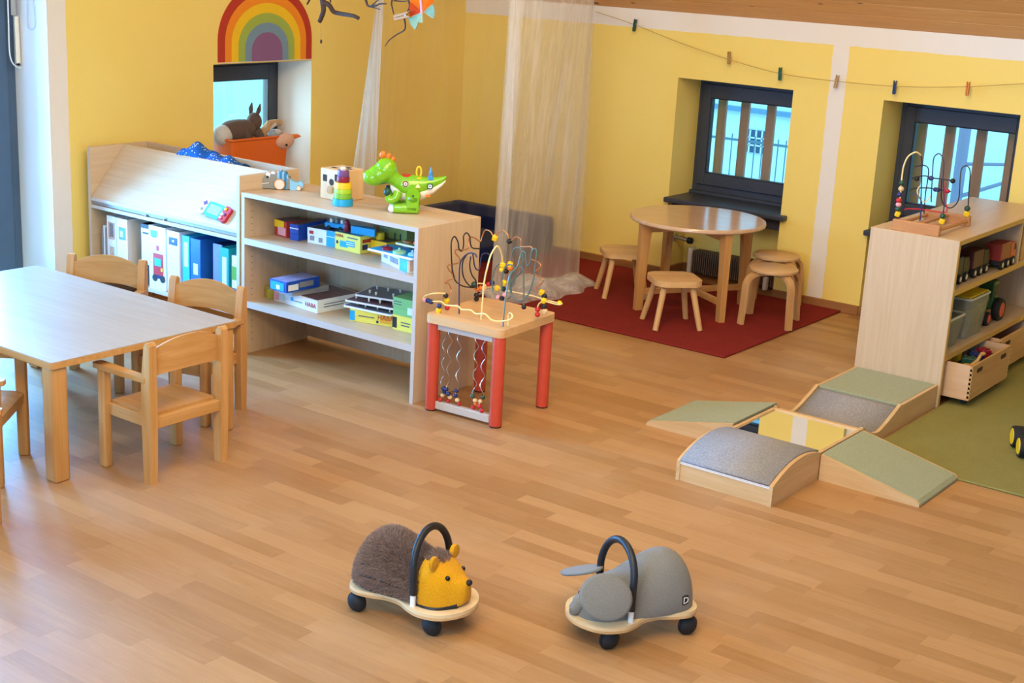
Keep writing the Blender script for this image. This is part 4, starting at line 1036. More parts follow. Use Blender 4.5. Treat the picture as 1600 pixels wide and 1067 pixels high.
for c, z_, r in ((475, 175, .018), (560, 195, .015), (625, 235, .013)): MB().ell(dz(c, z_), (r * .8, r * .55, r), 14, 10, (0, .3, 0)).build('head_spike', M_ORANGE, hd)
for s in (-1, 1):
    lg = MB().lathe([(.030, -.018), (.034, -.012), (.034, .012), (.030, .018)], 28, (dz(945, 0)[0], s * .046, dz(0, 720)[2]), 'Y').box(dz(840, 0)[0], dz(1040, 0)[0], s * .046 - .018, s * .046 + .018, .01, dz(0, 720)[2], .008).build('leg', M_DG, DN)
    MB().obox(dz(840, 915, s * .044), (.125, .04, .042), (0, 0, 0), .014).build('foot', M_DG, lg)
    MB().ell(dz(640, 925, s * .044), (.018, .02, .018), 14, 10).build('toe', M_WHITE, lg)
    MB().lathe([(.005, -.002), (.005, .002)], 12, (dz(945, 0)[0], s * .064, dz(0, 720)[2]), 'Y').build('speaker_dot', M_DKGRN, lg)
    am = MB().tube(smooth_path([dz(720, 680, s * .042), dz(690, 760, s * .05), dz(610, 800, s * .052), dz(565, 740, s * .05)], 5), [.02] * 6 + [.018] * 6 + [.016] * 4, 14).build('arm', M_DG, DN)
    MB().ell(dz(560, 690, s * .05), (.016, .014, .018), 14, 10).build('hand', M_DKGRN, am)
def ring_sym(cx, cy, kind, mat, inner):
    P = {'o': [(.013 * math.cos(2 * PI * i / 20), .013 * math.sin(2 * PI * i / 20)) for i in range(20)], 'q': rrect(.024, .024, .004, 3), 't': [(-.013, -.010), (.013, -.010), (0, .013)]}[kind]
    x, _, z = dz(cx, cy)
    o = MB().prism([(x + a, z + b_) for a, b_ in P], 'Y', -.0455, -.040).build('shape_mark', mat, DN)
    MB().prism([(x + a * .65, z + b_ * .65) for a, b_ in P], 'Y', -.0462, -.040).build('mark_field', M_WHITE, o)
    MB().prism([(x + a * .3, z + b_ * .3) for a, b_ in P], 'Y', -.0468, -.040).build('mark_centre', inner, o)
ring_sym(828, 560, 'o', M_MAROON, M_RED); ring_sym(1010, 580, 't', M_YEL, M_WHITE); ring_sym(1188, 578, 'q', M_DKGRN, M_BLUE)
bt = MB().lathe([(.024, .158), (.024, .168), (.018, .172), (.008, .170)], 24, (dz(830, 0)[0], 0, .0)).build('round_button', M_RED, DN)
bt = MB().lathe([(.028, .152), (.028, .160), (.02, .164)], 24, (dz(1010, 0)[0], 0, 0)).build('triangle_button', M_YEL, DN)
MB().tube([(dz(1015, 0)[0] + .011 * math.cos(2 * PI * i / 20), 0, .185 + .024 * math.sin(2 * PI * i / 20)) for i in range(20)], .0045, 8, True).build('handle_loop', M_YEL, bt)
bt = MB().lathe([(.024, .148), (.026, .156), (.014, .164), (.008, .172), (.010, .18), (.004, .20), (.001, .212)], 20, (dz(1192, 0)[0], 0, 0)).build('square_knob', plain('knob blue', '#3F8FD0', .2), DN)
MB().ell((dz(1330, 0)[0], 0, dz(0, 482)[2]), (.014, .008, .008), 12, 8, (0, -.35, 0)).build('tail_spike', M_ORANGE, DN)
MB().box(dz(1130, 0)[0], dz(1200, 0)[0], -.041, -.036, dz(0, 735)[2], dz(0, 705)[2]).build('logo_sticker', M_ORANGE, DN, 0)

# stacking cups
SC = thing('stacking_cups', 'tower of rainbow stacking cups beside the wooden sorting cube', 'toy', (-4.523, 4.80, ST))
z = 0
for r0, r1, h_, mt in ((.048, .047, .032, M_SKYB), (.042, .0415, .024, plain('apple green', '#7DB52E', .3)), (.0405, .04, .022, M_LIME), (.039, .038, .030, M_YEL), (.030, .0295, .026, M_MAROON), (.027, .0265, .03, M_PURPLE)):
    MB().lathe([(r0 * .96, z), (r0, z + .002), (r1, z + h_ - .004), (r1 * .98, z + h_)], 32, (0, 0, 0)).build('cup', mt, SC); z += h_
MB().lathe([(.012, z), (.014, z + .008), (.009, z + .014)], 16).build('top_knob', M_CREAM, SC)
# sorting cube
SQ = thing('sorting_cube', 'wooden shape sorting cube with cut-out holes on the open shelf', 'toy', (-4.648, 4.925, ST), math.radians(-3))
s_ = .0725
MB().box(-s_, s_, -s_, s_, 0, 2 * s_, .003).build('cube', wood('cube birch', '#D8B080', '#E4C294', 'Z', 40), SQ, 0)
M_HOLE = plain('dark hole', '#3A2418', .8)
for x, z_, kd in ((-.04, .10, 'q'), (.005, .085, 'o'), (-.01, .045, 'o'), (.04, .11, 'q')):
    P = rrect(.028, .032, .003, 2) if kd == 'q' else [(.016 * math.cos(2 * PI * i / 20), .016 * math.sin(2 * PI * i / 20)) for i in range(20)]
    MB().prism([(x + a, z_ + b_) for a, b_ in P], 'Y', -s_ - .0006, -s_ + .002).build('hole', M_HOLE, SQ, 0)
for y_, z_ in ((-.035, .10), (.03, .095), (-.02, .045)):
    MB().prism([(y_ + a, z_ + b_) for a, b_ in rrect(.022, .034, .008, 3)], 'X', -s_ - .0006, -s_ + .002).build('hole', M_HOLE, SQ, 0)
for x, y_ in ((-.03, -.02), (.035, .01), (0, .04)):
    MB().prism([(x + a, y_ + b_) for a, b_ in rrect(.036, .02, .004, 3)], 'Z', 2 * s_ - .002, 2 * s_ + .0006).build('hole', M_HOLE, SQ, 0)
MB().lathe([(.0, 0), (.019, .001), (.012, .006)], 20, (.0, -s_ - .008, .05), 'Y').build('wooden_peg', M_BEECH, SQ)
# crocodile
CK = prof_frame('toy_crocodile', 'grey wooden crocodile pull toy with blue striped body and wheels', 'toy', (-5.02, 4.875))
M_CGREY = plain('croc grey', '#8F8B80', .55); M_CB1 = plain('croc blue', '#2E7FB0', .4); M_CB2 = plain('croc pale blue', '#8CC4E2', .4)
k2 = 1 / 3020.0
def cz(cx, cy): return ((cx - 480) * k2, (600 - cy) * k2 * 1.03)
hd = MB().prism([cz(*p) for p in ((150, 590), (135, 500), (140, 460), (165, 480), (250, 450), (290, 400), (460, 395), (470, 590))], 'Y', -.026, .026).build('head', M_CGREY, CK, 0)
MB().tube([(cz(170, 540)[0], -.0265, cz(170, 540)[1]), (cz(340, 510)[0], -.0265, cz(340, 510)[1])], .002, 6).build('mouth_line', M_CREAM, hd)
MB().ell((cz(150, 490)[0], -.02, cz(0, 480)[1]), .006, 10, 7).build('nostril', M_BLACK, hd)
for yy in (-.017, .02):
    e_ = MB().ell((cz(330, 0)[0] if yy < 0 else cz(385, 0)[0], yy, cz(0, 415)[1]), (.014, .012, .017), 14, 10).build('eye', M_WHITE, hd)
    MB().ell(((cz(330, 0)[0] if yy < 0 else cz(385, 0)[0]) - .002, yy - .0095, cz(0, 425)[1]), (.007, .005, .007), 12, 8).build('pupil', M_BLACK, e_)
for i, (cx, zt, w_) in enumerate(((480, 345, 22), (515, 335, 20), (548, 335, 20), (580, 350, 20), (605, 385, 18), (630, 420, 20))):
    MB().prism([cz(cx - w_, zt + 20), cz(cx, zt), cz(cx + w_, zt + 15), cz(cx + w_, 590), cz(cx - w_, 590)], 'Y', -.025, .025).build('body_segment', (M_CB2, M_CB1, M_CB2, M_CB1, M_CB2, M_CGREY)[i], CK, 0)
MB().prism([cz(*p) for p in ((650, 450), (700, 480), (760, 490), (810, 470), (845, 500), (840, 550), (800, 590), (730, 605), (650, 600))], 'Y', -.025, .025).build('tail', M_CB2, CK, 0)
for yy, sx in ((-.034, 500), (.034, 500), (-.03, 780), (.03, 780)):
    r = .027 if sx == 500 else .012
    w_ = MB().lathe([(r * .9, -.006), (r, -.004), (r, .004), (r * .9, .006)], 24, (cz(sx, 0)[0], yy, r), 'Y').build('wheel', M_BEECH, CK)
    MB().lathe([(r * .85, -.0075), (r * .85, .0075)], 20, (cz(sx, 0)[0], yy, r), 'Y').build('wheel_face', plain('pale pink wood', '#EBD5C2', .5), w_)
# ------------------------------------------------------------------ games and puzzles in the open shelf
Z1, Z2 = .5835, .2715
M_BXW = plain('box white', '#E8EEF2', .4, var=.04); M_BXY = plain('box yellow', '#E6DC62', .4, var=.06); M_BXB = plain('box blue', '#1F4FB4', .35); M_BXC = plain('box cyan', '#22A6E0', .35)
M_BXG = plain('box green', '#7FBF7A', .4, var=.08, scale=12); M_BXR = plain('box red', '#B83A2C', .4, var=.2, scale=30); M_BXO = plain('box olive', '#8E9A52', .4, var=.1)
M_TXT = plain('print ink', '#5F6068', .6); M_LOGO = plain('logo red', '#B3262E', .4); M_PIC = plain('colour print', '#6A4A52', .35, var=.7, scale=26); M_PIC2 = plain('blue print', '#28357E', .3, var=.7, scale=30)
def gbox(label, A, B, depth, h, mat, prints=(), top=None, name='game_box', cat='box', logo=None, group='games in the open shelf', side=None, z=None):
    A = Vector(A); B = Vector(B); d = B - A; L = math.hypot(d.x, d.y)
    t = thing(name, label, cat, (A.x, A.y, z if z is not None else A.z), math.atan2(d.y, d.x), group)
    MB().box(0, L, 0, depth, 0, h * .42, .001).build('box_base', mat, t, 0)
    MB().box(-.001, L + .001, -.001, depth + .001, h * .42, h, .0012).build('box_lid', mat, t, 0)
    for i, (u0, u1, v0, v1, mt) in enumerate(prints): MB().box(L * u0, L * u1, -.0018 - .0003 * i, -.0008, h * v0, h * v1).build('print', mt, t, 0)
    for i, (u0, u1, v0, v1, mt) in enumerate(side or ()): MB().box(L + .0008, L + .0018 + .0003 * i, depth * u0, depth * u1, h * v0, h * v1).build('side_print', mt, t, 0)
    if top: MB().box(L * .03, L * .97, depth * .03, depth * .97, h, h + .0007).build('cover_picture', top, t, 0)
    if logo: text_mesh('HABA', logo[2], M_LOGO, 'logo_lettering', t, Matrix.Translation((L * logo[0], -.0024, h * logo[1])) @ Matrix.Rotation(PI / 2, 4, 'X'))
    return t
def z6(cx, cy): return (420 + cx / 6.667, 330 + cy / 6.667)
def z7(cx, cy): return (400 + cx / 6.154, 410 + cy / 6.154)
# upper board
gbox('small red and yellow game box at the left end of the upper board', on(*z6(60, 243), Z1), on(*z6(183, 280), Z1), .11, .078, M_BXR, [(0, .8, .55, 1, M_YEL), (.3, .95, .1, .6, M_PINK)], M_PIC)
gbox('dark blue game box next to the red and yellow one', on(*z6(190, 288), Z1) + Vector((.02, 0, 0)), on(*z6(276, 305), Z1) + Vector((.02, 0, 0)), .21, .078, M_BXB, [(0, 1, .72, .78, M_BXW)], M_PIC)
b1 = gbox('white game box with a bright blue end on the upper board', on(*z6(402, 325), Z1), on(*z6(686, 378), Z1), .15, .075, M_BXW, [(.7, 1, 0, 1, M_BXC), (.7, 1, .62, .66, M_BXW), (.1, .25, .2, .5, M_GREY), (.42, .55, .15, .45, M_GREY), (.08, .22, .62, .82, M_LOGO)], plain('dark blue top', '#27405E', .35))
b2 = gbox('pale yellow game box with a blue animal print on the upper board', on(*z6(690, 388), Z1), on(*z6(950, 447), Z1), .14, .082, M_BXY, [(.2, .5, .2, .55, M_BXC), (.45, .78, .3, .62, M_BXC), (.45, .76, .38, .42, M_BXW), (.45, .76, .5, .54, M_BXW), (.06, .12, .35, .52, M_NAVY), (.5, .9, .78, .84, M_TXT)], plain('dark teal top', '#2B5E6E', .35), logo=(.17, .82, .02), side=[(.1, .6, .6, .8, M_LOGO), (.1, .35, .2, .5, M_NAVY)])
gbox('yellow and brown game box behind the pale yellow one', Vector((-4.418, 4.885, Z1)), Vector((-4.315, 4.885, Z1)), .095, .062, M_YEL, [(.2, .9, .1, .5, M_PIC)], M_PIC)
gbox('tall olive green box with a photo label standing at the back right', Vector((-4.455, 4.985, Z1)), Vector((-4.285, 4.985, Z1)), .07, .13, M_BXO, [(.08, .42, .05, .42, M_BXW), (.2, .38, .12, .34, M_NAVY), (.1, .4, .84, .87, M_TXT), (.1, .35, .74, .77, M_TXT), (.56, .6, .3, .7, M_DKGRN), (.76, .8, .3, .7, M_DKGRN)], None)
# wooden train and cylinders on the two boxes
T1 = Z1 + .0757
c = px(*z6(640, 205), 2, T1) + Vector((.0, .06, 0))
t = thing('toy_train', 'small blue wooden toy carriage lying on the white game box', 'toy', (c.x, c.y, T1), math.radians(12), 'small toys on the game boxes')
MB().box(-.07, .045, -.02, .02, .008, .03, .003).build('carriage', M_BXC, t, 0)
for i in range(3): MB().box(-.045 + i * .03, -.03 + i * .03, -.015, .015, .03, .05, .003).build('block', (M_WHITE, M_GREY, M_WHITE)[i], t, 0)
for x in (-.045, .02): MB().lathe([(.009, -.023), (.009, .023)], 14, (x, 0, .009), 'Y').build('axle_wheels', M_BLACK, t)
c = px(*z6(782, 225), 2, T1) + Vector((0, .02, 0))
o = MB().lathe([(.015, 0), (.017, .003), (.017, .04), (.013, .045), (.012, .055), (.006, .06)], 20).build('peg_figure', M_MAROON); o.location = (c.x, c.y, T1); tag(o, 'dark red wooden peg figure on the game boxes', 'toy', 'small toys on the game boxes')
T2 = Z1 + .083
c = px(*z6(930, 250), 2, T2) + Vector((.01, .02, 0))
o = MB().prism([(.068 * math.cos(PI * i / 16), .05 * math.sin(PI * i / 16)) for i in range(17)], 'Z', 0, .034).build('half_round_block', M_SKYB); o.location = (c.x, c.y, T2); o.rotation_euler = (0, 0, .12)
tag(o, 'sky blue half-round wooden block on the pale yellow game box', 'toy block', 'small toys on the game boxes')
c = px(*z6(1093, 268), 2, T2) + Vector((.005, .02, 0))
o = MB().lathe([(.02, 0), (.021, .002), (.021, .03), (.019, .033)], 24).build('cylinder_block', M_YEL); o.location = (-4.392, 4.92, Z1 + .0632); tag(o, 'yellow wooden cylinder beside the sky blue block', 'toy block', 'small toys on the game boxes')
# board puzzles at the right end
b3 = gbox('white game box with a blue corner under the sky blue puzzle board', on(*z6(1172, 520), Z1), on(*z6(1440, 645), Z1), .12, .062, M_BXW, [(.72, 1, 0, 1, M_BXC), (.1, .25, .4, .8, M_GREY), (.35, .5, .3, .7, M_GREY), (.52, .66, .3, .7, M_GREY)], None, side=[(.1, .9, .1, .9, M_SKIN)])
T3 = Z1 + .0632
A = px(*z6(1025, 408), 2, T3); B = px(*z6(1535, 527), 2, T3)
t = thing('peg_puzzle', 'sky blue peg puzzle board on the white game box at the right end', 'puzzle', (A.x, A.y, T3), math.atan2(B.y - A.y, B.x - A.x), 'puzzle boards')
L = min((B - A).length, .27)
MB().box(0, L, 0, .15, 0, .010, .002).build('board', M_WHITE, t, 0); MB().box(.004, L - .004, .004, .146, .010, .0106).build('picture', M_SKYB, t, 0)
for x, y_, mt, r in ((.075, .05, M_MAROON, .026), (.16, .04, plain('mint', '#9ED2A0', .4), .03), (.23, .05, plain('pale blue piece', '#9CD4EA', .4), .02)): MB().lathe([(r, .0106), (r, .02), (r * .5, .021), (.005, .026), (.005, .034)], 20, (x, y_, 0)).build('puzzle_piece', mt, t)
t = thing('peg_puzzle', 'white puzzle board with brown animal pieces, top of the right-hand pile', 'puzzle', (A.x + .10, A.y + .075, T3 + .0345), math.atan2(B.y - A.y, B.x - A.x), 'puzzle boards')
MB().box(0, .17, 0, .13, 0, .009, .002).build('board', M_WHITE, t, 0); MB().box(.005, .165, .005, .125, .009, .0095).build('picture', plain('meadow print', '#7D9A5A', .4, var=.4, scale=25), t, 0)
for x, y_, mt in ((.04, .04, plain('brown piece', '#A56A34', .4)), (.09, .05, M_ORANGE), (.14, .04, MATS['brown piece'])): MB().prism([(x + a, y_ + b_) for a, b_ in rrect(.045, .03, .012, 3)], 'Z', .0095, .018).build('puzzle_piece', mt, t)
MB().prism(rrect(.06, .03, .012, 3, .12, .06), 'Z', .0181, .03).build('puzzle_piece', M_WHITE, t)
# lower board
bg_ = gbox('large flat white game box with red lettering on the lower board', on(*z7(172, 362), Z2), on(*z7(590, 492), Z2), .27, .062, M_BXW, [(.0, .12, .1, .9, M_PINK), (.13, .26, .2, .8, M_LBL), (.4, .46, .4, .7, M_SKYB), (.48, .66, .45, .5, M_TXT)], M_PIC, logo=(.85, .5, .03), side=[(.15, .7, .6, .66, M_TXT), (.15, .6, .4, .46, M_TXT)])
gbox('small olive yellow box at the left end of the lower board', on(*z7(62, 318), Z2) + Vector((.026, -.008, 0)), on(*z7(128, 356), Z2) + Vector((0, -.008, 0)), .06, .055, plain('olive yellow', '#A8A43A', .4))
A = px(*z7(135, 265), 2, Z2 + .063); B = px(*z7(300, 330), 2, Z2 + .063)
d = (B - A); d.z = 0
gbox('silver grey game box lying askew on the large white box', px(*z7(150, 275), 2, Z2 + .0635) + Vector((.012, .012, 0)), px(*z7(312, 330), 2, Z2 + .0635) + Vector((.012, .012, 0)), .22, .030, plain('silver grey', '#A6A6A8', .35), z=Z2 + .0635)
gbox('blue and white game box on top of the silver grey box', px(*z7(135, 255), 2, Z2 + .0942), px(*z7(292, 298), 2, Z2 + .0942), .215, .052, M_BXB, [(.05, .85, .1, .85, M_BXC), (.4, .6, .2, .6, M_BXW)], plain('pale lilac print', '#9C9CC6', .35, var=.5, scale=25), side=[(.05, .35, .15, .7, M_BXW), (.38, .8, .3, .8, M_GREY)], z=Z2 + .0942)
yb = gbox('flat yellow puzzle box with red lettering under the pile of pegged boards', on(*z7(902, 560), Z2), on(*z7(1308, 622), Z2), .17, .058, M_BXY, [(0, .12, .1, .9, M_BXC), (.72, .98, .2, .95, plain('orange yellow', '#DDA83A', .4)), (.2, .58, .5, .58, M_TXT), (.63, .68, .15, .35, M_NAVY)], logo=(.85, .62, .032))
gp = plain('slate picture', '#5E6672', .3, var=.4, scale=20)
for i, (dz_, ox, oy, rot, lab, mt) in enumerate(((.0592, -.05, .0, .10, 'lowest of three pegged puzzle boards on the yellow box', gp), (.0836, -.05, .01, .16, 'middle of three pegged puzzle boards on the yellow box', M_PIC), (.1082, -.022, .05, .26, 'topmost of three pegged puzzle boards, slate grey with white pegs', gp))):
    A = on(*z7(902, 560), Z2)
    t = thing('peg_puzzle', lab, 'puzzle', (A.x + ox, A.y + oy, Z2 + dz_), rot, 'puzzle boards')
    MB().prism([(a + .14, b_ + .1) for a, b_ in rrect(.28, .2, .015, 3)], 'Z', 0, .008).build('board', M_WHITE, t, 0)
    MB().prism([(a + .14, b_ + .1) for a, b_ in rrect(.268, .188, .012, 3)], 'Z', .008, .0086).build('picture', mt, t, 0)
    rr = random.Random(i)
    for q in range(8):
        x, y_ = .04 + .065 * (q % 4) + rr.uniform(-.012, .012), .05 + .1 * (q // 4) + rr.uniform(-.012, .012)
        MB().lathe([(.004, .0086), (.004, .017), (.006, .019), (.005, .0235)], 10, (x, y_, 0)).build('peg', M_CREAM, t)
gbox('yellow picture box below the green one at the right end', on(*z7(1312, 640), Z2), on(*z7(1512, 690), Z2), .16, .072, M_BXY, [(0, .2, .15, .85, M_BLACK), (.4, .85, .55, .62, M_TXT), (.42, .8, .36, .43, M_TXT)], group='games in the open shelf')
A = on(*z7(1312, 640), Z2); B = on(*z7(1512, 690), Z2)
gbox('green picture box on top of the yellow one at the right end', A, B, .16, .082, M_BXG, [(.05, .4, .75, .8, M_TXT), (.05, .4, .6, .64, M_TXT), (.7, .95, .15, .55, M_LBL)], None, z=Z2 + .0725)

# ------------------------------------------------------------------ toy shelf contents
def crate(label, x0, x1, y0, y1, z0, h, group='rolling wooden crates'):
    t = thing('rolling_crate', label, 'crate', ((x0 + x1) / 2, (y0 + y1) / 2, z0), 0, group)
    hx_, hy_ = (x1 - x0) / 2, (y1 - y0) / 2; b0 = .035
    MB().box(-hx_ + .012, hx_ - .012, -hy_ + .012, hy_ - .012, b0, b0 + .01).build('bottom', M_BEECHY, t, 0)
    for s in (-1, 1):
        MB().box(s * hx_ - (.012 if s > 0 else 0), s * hx_ + (0 if s > 0 else .012), -hy_, hy_, b0, h, .001).build('long_side', wood('crate beech', '#C08E58', '#D3A672', 'Y', 50), t, 0)
        MB().box(-hx_ + .012, hx_ - .012, s * hy_ - (.012 if s > 0 else 0), s * hy_ + (0 if s > 0 else .012), b0, h, .001).build('end_side', wood('crate beech end', '#CFA27A', '#DDB692', 'X', 50), t, 0)
        for z in [b0 + .012 + i * .022 for i in range(int((h - b0) / .022))]:
            MB().box(hx_ - .0125, hx_ + .0006, s * hy_ - (.008 if s > 0 else -.0), s * hy_ + (.0006 if s > 0 else .008) - (0 if s > 0 else .0006), z, z + .011).build('finger_joint', M_CREAMW, t, 0)
    for yy in (-hy_ * .62, hy_ * .62):
        MB().prism([(yy + a, h - .035 + b_) for a, b_ in rrect(.075, .022, .009, 4)], 'X', hx_ - .002, hx_ + .0012).build('hand_hole', M_HOLE, t, 0)
    for sx in (-1, 1):
        for sy in (-1, 1): MB().lathe([(.017, -.01), (.017, .01)], 14, (sx * (hx_ - .04), sy * (hy_ - .06), .017), 'Y').build('castor', M_BLACKR, t)
    return t
cr = crate('open beech crate on castors pulled half out of the toy shelf, full of toys', -2.43, -2.055, 6.475, 7.02, .0105, .205)
crate('second beech crate on castors further along under the toy shelf', -2.50, -2.125, 7.09, 7.62, .0105, .205)
# toys in the front crate
rr = random.Random(21)
items = [('toy_giraffe', 'small tan giraffe lying in the front crate', plain('giraffe tan', '#B88A48', .5)), ('toy_block', 'orange toy brick in the front crate', M_ORANGE), ('toy_block', 'dark green toy brick in the front crate', M_DKGRN),
         ('toy_block', 'bright yellow toy brick in the front crate', M_YEL), ('toy_block', 'dark blue toy brick in the front crate', M_NAVY), ('toy_block', 'brown toy brick in the front crate', plain('toy brown', '#8A5A34', .5)), ('toy_block', 'dark red toy brick in the front crate', M_MAROON), ('toy_block', 'grey toy brick in the front crate', plain('toy grey', '#6E6A70', .5))]
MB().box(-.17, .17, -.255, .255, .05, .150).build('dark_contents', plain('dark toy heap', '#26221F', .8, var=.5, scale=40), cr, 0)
for i, (nm, lb, mt) in enumerate(items):
    x = -2.14 + .0 - .10 * (i % 2); y_ = 6.56 + .052 * i; z0 = .1615
    if nm == 'toy_giraffe':
        t = thing(nm, lb, 'toy', (-2.11, 6.545, z0), .9)
        m = MB(); m.ell((0, 0, .025), (.04, .018, .02)); m.tube([(.025, 0, .03), (.055, 0, .055), (.07, 0, .085)], [.012, .009, .008], 10)
        for a_, b_ in ((-.025, .012), (-.025, -.012), (.02, .012), (.02, -.012)): m.cyl((a_, b_, .02), (a_, b_, 0), .005, n=8)
        m.build('body', mt, t); MB().ell((.08, 0, .09), (.016, .009, .009)).build('head', mt, t)
    else:
        w_, l_ = rr.uniform(.05, .08), rr.uniform(.05, .07)
        t = thing(nm, lb, 'toy block', (x, y_, z0), rr.uniform(-.6, .6), 'loose toys in the front crate')
        MB().box(-w_ / 2, w_ / 2, -l_ / 2, l_ / 2, 0, .045, .004).build('brick', mt, t, 0)
        for a_ in (-1, 1):
            for b_ in (-1, 1): MB().lathe([(.008, .045), (.008, .051)], 12, (a_ * w_ / 4, b_ * l_ / 4, 0)).build('stud', mt, t)
# clear bins
def clear_mat():
    t = NT('cloudy plastic'); t.t.nodes.remove(t.b); tr = t.n('ShaderNodeBsdfTransparent'); tr.inputs[0].default_value = (.93, .95, .93, 1)
    p = t.n('ShaderNodeBsdfPrincipled'); p.inputs['Base Color'].default_value = lin('#C4C4B4'); p.inputs['Roughness'].default_value = .25
    mx = t.n('ShaderNodeMixShader'); mx.inputs[0].default_value = .26; t.l(tr.outputs[0], mx.inputs[1]); t.l(p.outputs[0], mx.inputs[2]); t.l(mx.outputs[0], t.out.inputs['Surface']); return t.m
M_CLEAR = clear_mat()
def bin_(label, x0, x1, y0, y1, h, fill):
    zb = .2525
    t = thing('clear_bin', label, 'bin', ((x0 + x1) / 2, (y0 + y1) / 2, zb), 0, 'clear plastic bins')
    a, b_ = (x1 - x0) / 2, (y1 - y0) / 2
    ring = lambda k, z: [(p[0], p[1], z) for p in rrect(2 * a * k, 2 * b_ * k, .03, 4)]
    o = MB().loft([ring(.86, .003), ring(.97, h - .02), ring(.975, h)], True)
    o.f.pop(); o = o.build('tub', M_CLEAR, t); solidify(o, .003, 1)
    MB().tube(ring(.985, h), .006, 8, True).build('rim', plain('bin rim', '#C9C8B8', .3), t)
    MB().prism(rrect(2 * a * .8, 2 * b_ * .8, .03, 4), 'Z', .006, h * .7).build('contents', fill, t)
    return t
b_near = bin_('low clear plastic bin at the near end of the toy shelf', -2.47, -2.20, 6.46, 6.72, .15, plain('mixed bricks', '#6C5A4E', .6, var=.9, scale=45))
b_far = bin_('taller clear plastic bin with a yellow lid on the toy shelf', -2.47, -2.20, 6.76, 7.06, .205, plain('mixed bricks 2', '#7A6A52', .6, var=.9, scale=45))
for i in range(9):
    yy = 6.79 + i * .03
    MB().box(.02, .125, -.13 + i * .03, -.112 + i * .03, .207, .217, .002).build('lid_slat', M_YEL, b_far, 0)
t = thing('wooden_block', 'pale wooden block lying on the yellow lidded bin', 'toy block', (-2.36, 6.80, .475), .3); MB().box(-.05, .05, -.03, .03, 0, .045, .004).build('block', M_CREAMW, t, 0); MB().box(-.02, .02, -.031, .031, .0, .046).build('band', M_NAVY, t, 0)
# tractor
TR = thing('toy_tractor', 'green toy tractor with red wheel hubs in the middle of the toy shelf', 'toy vehicle', (-2.30, 7.26, .2525), -PI / 2)
MB().box(-.05, .12, -.03, .03, .06, .12, .006).build('bonnet', plain('tractor green', '#2F5A2C', .4), TR, 0)
MB().box(-.10, -.02, -.04, .04, .06, .21, .008).build('cab', MATS['tractor green'], TR, 0)
MB().box(-.096, -.03, -.041, .041, .13, .19).build('cab_window', M_BLACK, TR, 0)
for x, y_, r in ((-.07, .06, .06), (-.07, -.06, .06), (.09, .05, .036), (.09, -.05, .036)):
    w_ = MB().lathe([(r * .55, -.018), (r * .9, -.02), (r, -.012), (r, .012), (r * .9, .02), (r * .55, .018)], 28, (x, y_, r), 'Y').build('wheel', M_BLACKR, TR)
    MB().lathe([(r * .62, -.021), (r * .62, .021)], 20, (x, y_, r), 'Y').build('hub', M_RED, w_)
# vehicles on the upper board
def truck(name, label, y_, cab, bed, x=-2.25):
    t = thing(name, label, 'toy vehicle', (x, y_, .5675), PI / 2, 'toy vehicles on the toy shelf')
    MB().box(-.11, .12, -.035, .035, .025, .045).build('chassis', M_BLACK, t, 0)
    cb = MB().prism([(.04, .045), (.12, .045), (.12, .08), (.10, .12), (.04, .12)], 'Y', -.038, .038).build('cab', cab, t, 0)
    MB().prism([(.085, .08), (.118, .082), (.10, .115), (.085, .115)], 'Y', -.0388, .0388).build('cab_window', M_BLACK, cb, 0)
    MB().box(-.115, .03, -.04, .04, .045, .13, .004).build('load_bed', bed, t, 0)
    for x_ in (-.08, .0, .08):
        for s in (-1, 1):
            w_ = MB().lathe([(.022, -.009), (.025, -.006), (.025, .006), (.022, .009)], 18, (x_, s * .036, .025), 'Y').build('wheel', M_BLACKR, t)
            MB().lathe([(.013, -.0095), (.013, .0095)], 14, (x_, s * .036, .025), 'Y').build('hub', plain('pale hub', '#D8CBB0', .4), w_)
    return t
truck('toy_truck', 'orange red toy truck at the far end of the upper shelf', 7.17, plain('truck red', '#C8502A', .4), plain('truck red dark', '#8A2A22', .4), -2.22)
truck('toy_truck', 'black toy truck at the near end of the upper shelf', 6.58, M_BLACK, plain('near black', '#222226', .5))
truck('toy_truck', 'dark maroon toy truck between the black and the orange one', 6.86, M_BLACK, plain('dark maroon', '#4A1C20', .5))
t = thing('wooden_box', 'small wooden box with a hand hole at the far end of the upper shelf', 'box', (-2.32, 7.55, .5675)); 
MB().box(-.13, .13, -.14, .14, 0, .15, .002).build('box', MATS['crate beech'], t, 0); MB().prism([(a, .115 + b_) for a, b_ in rrect(.07, .022, .01, 4)], 'X', .128, .1312).build('hand_hole', M_HOLE, t, 0)

# toy digger cut by the right edge
t = thing('toy_loader', 'black toy loader with yellow wheel hubs at the right picture edge', 'toy vehicle', (-1.607, 6.055, .0105), math.radians(-60.6))
for x_, y_ in ((-.066, .06), (-.066, -.06), (.066, .06), (.066, -.06)):
    w_ = MB().lathe([(.034, -.028), (.044, -.028), (.048, -.02), (.048, .02), (.044, .028), (.034, .028)], 28, (x_, y_, .048), 'X' if False else 'Y').build('wheel', M_BLACKR, t)
    MB().lathe([(.034, -.03), (.036, -.028), (.036, .028), (.034, .03)], 24, (x_, y_, .048), 'Y').build('hub', M_YEL, w_)
MB().box(-.08, .09, -.03, .03, .04, .09, .008).build('chassis', plain('charcoal plastic', '#3A3A44', .35), t, 0)
MB().box(-.02, .07, -.03, .03, .09, .13, .01).build('cab', M_YEL, t, 0)
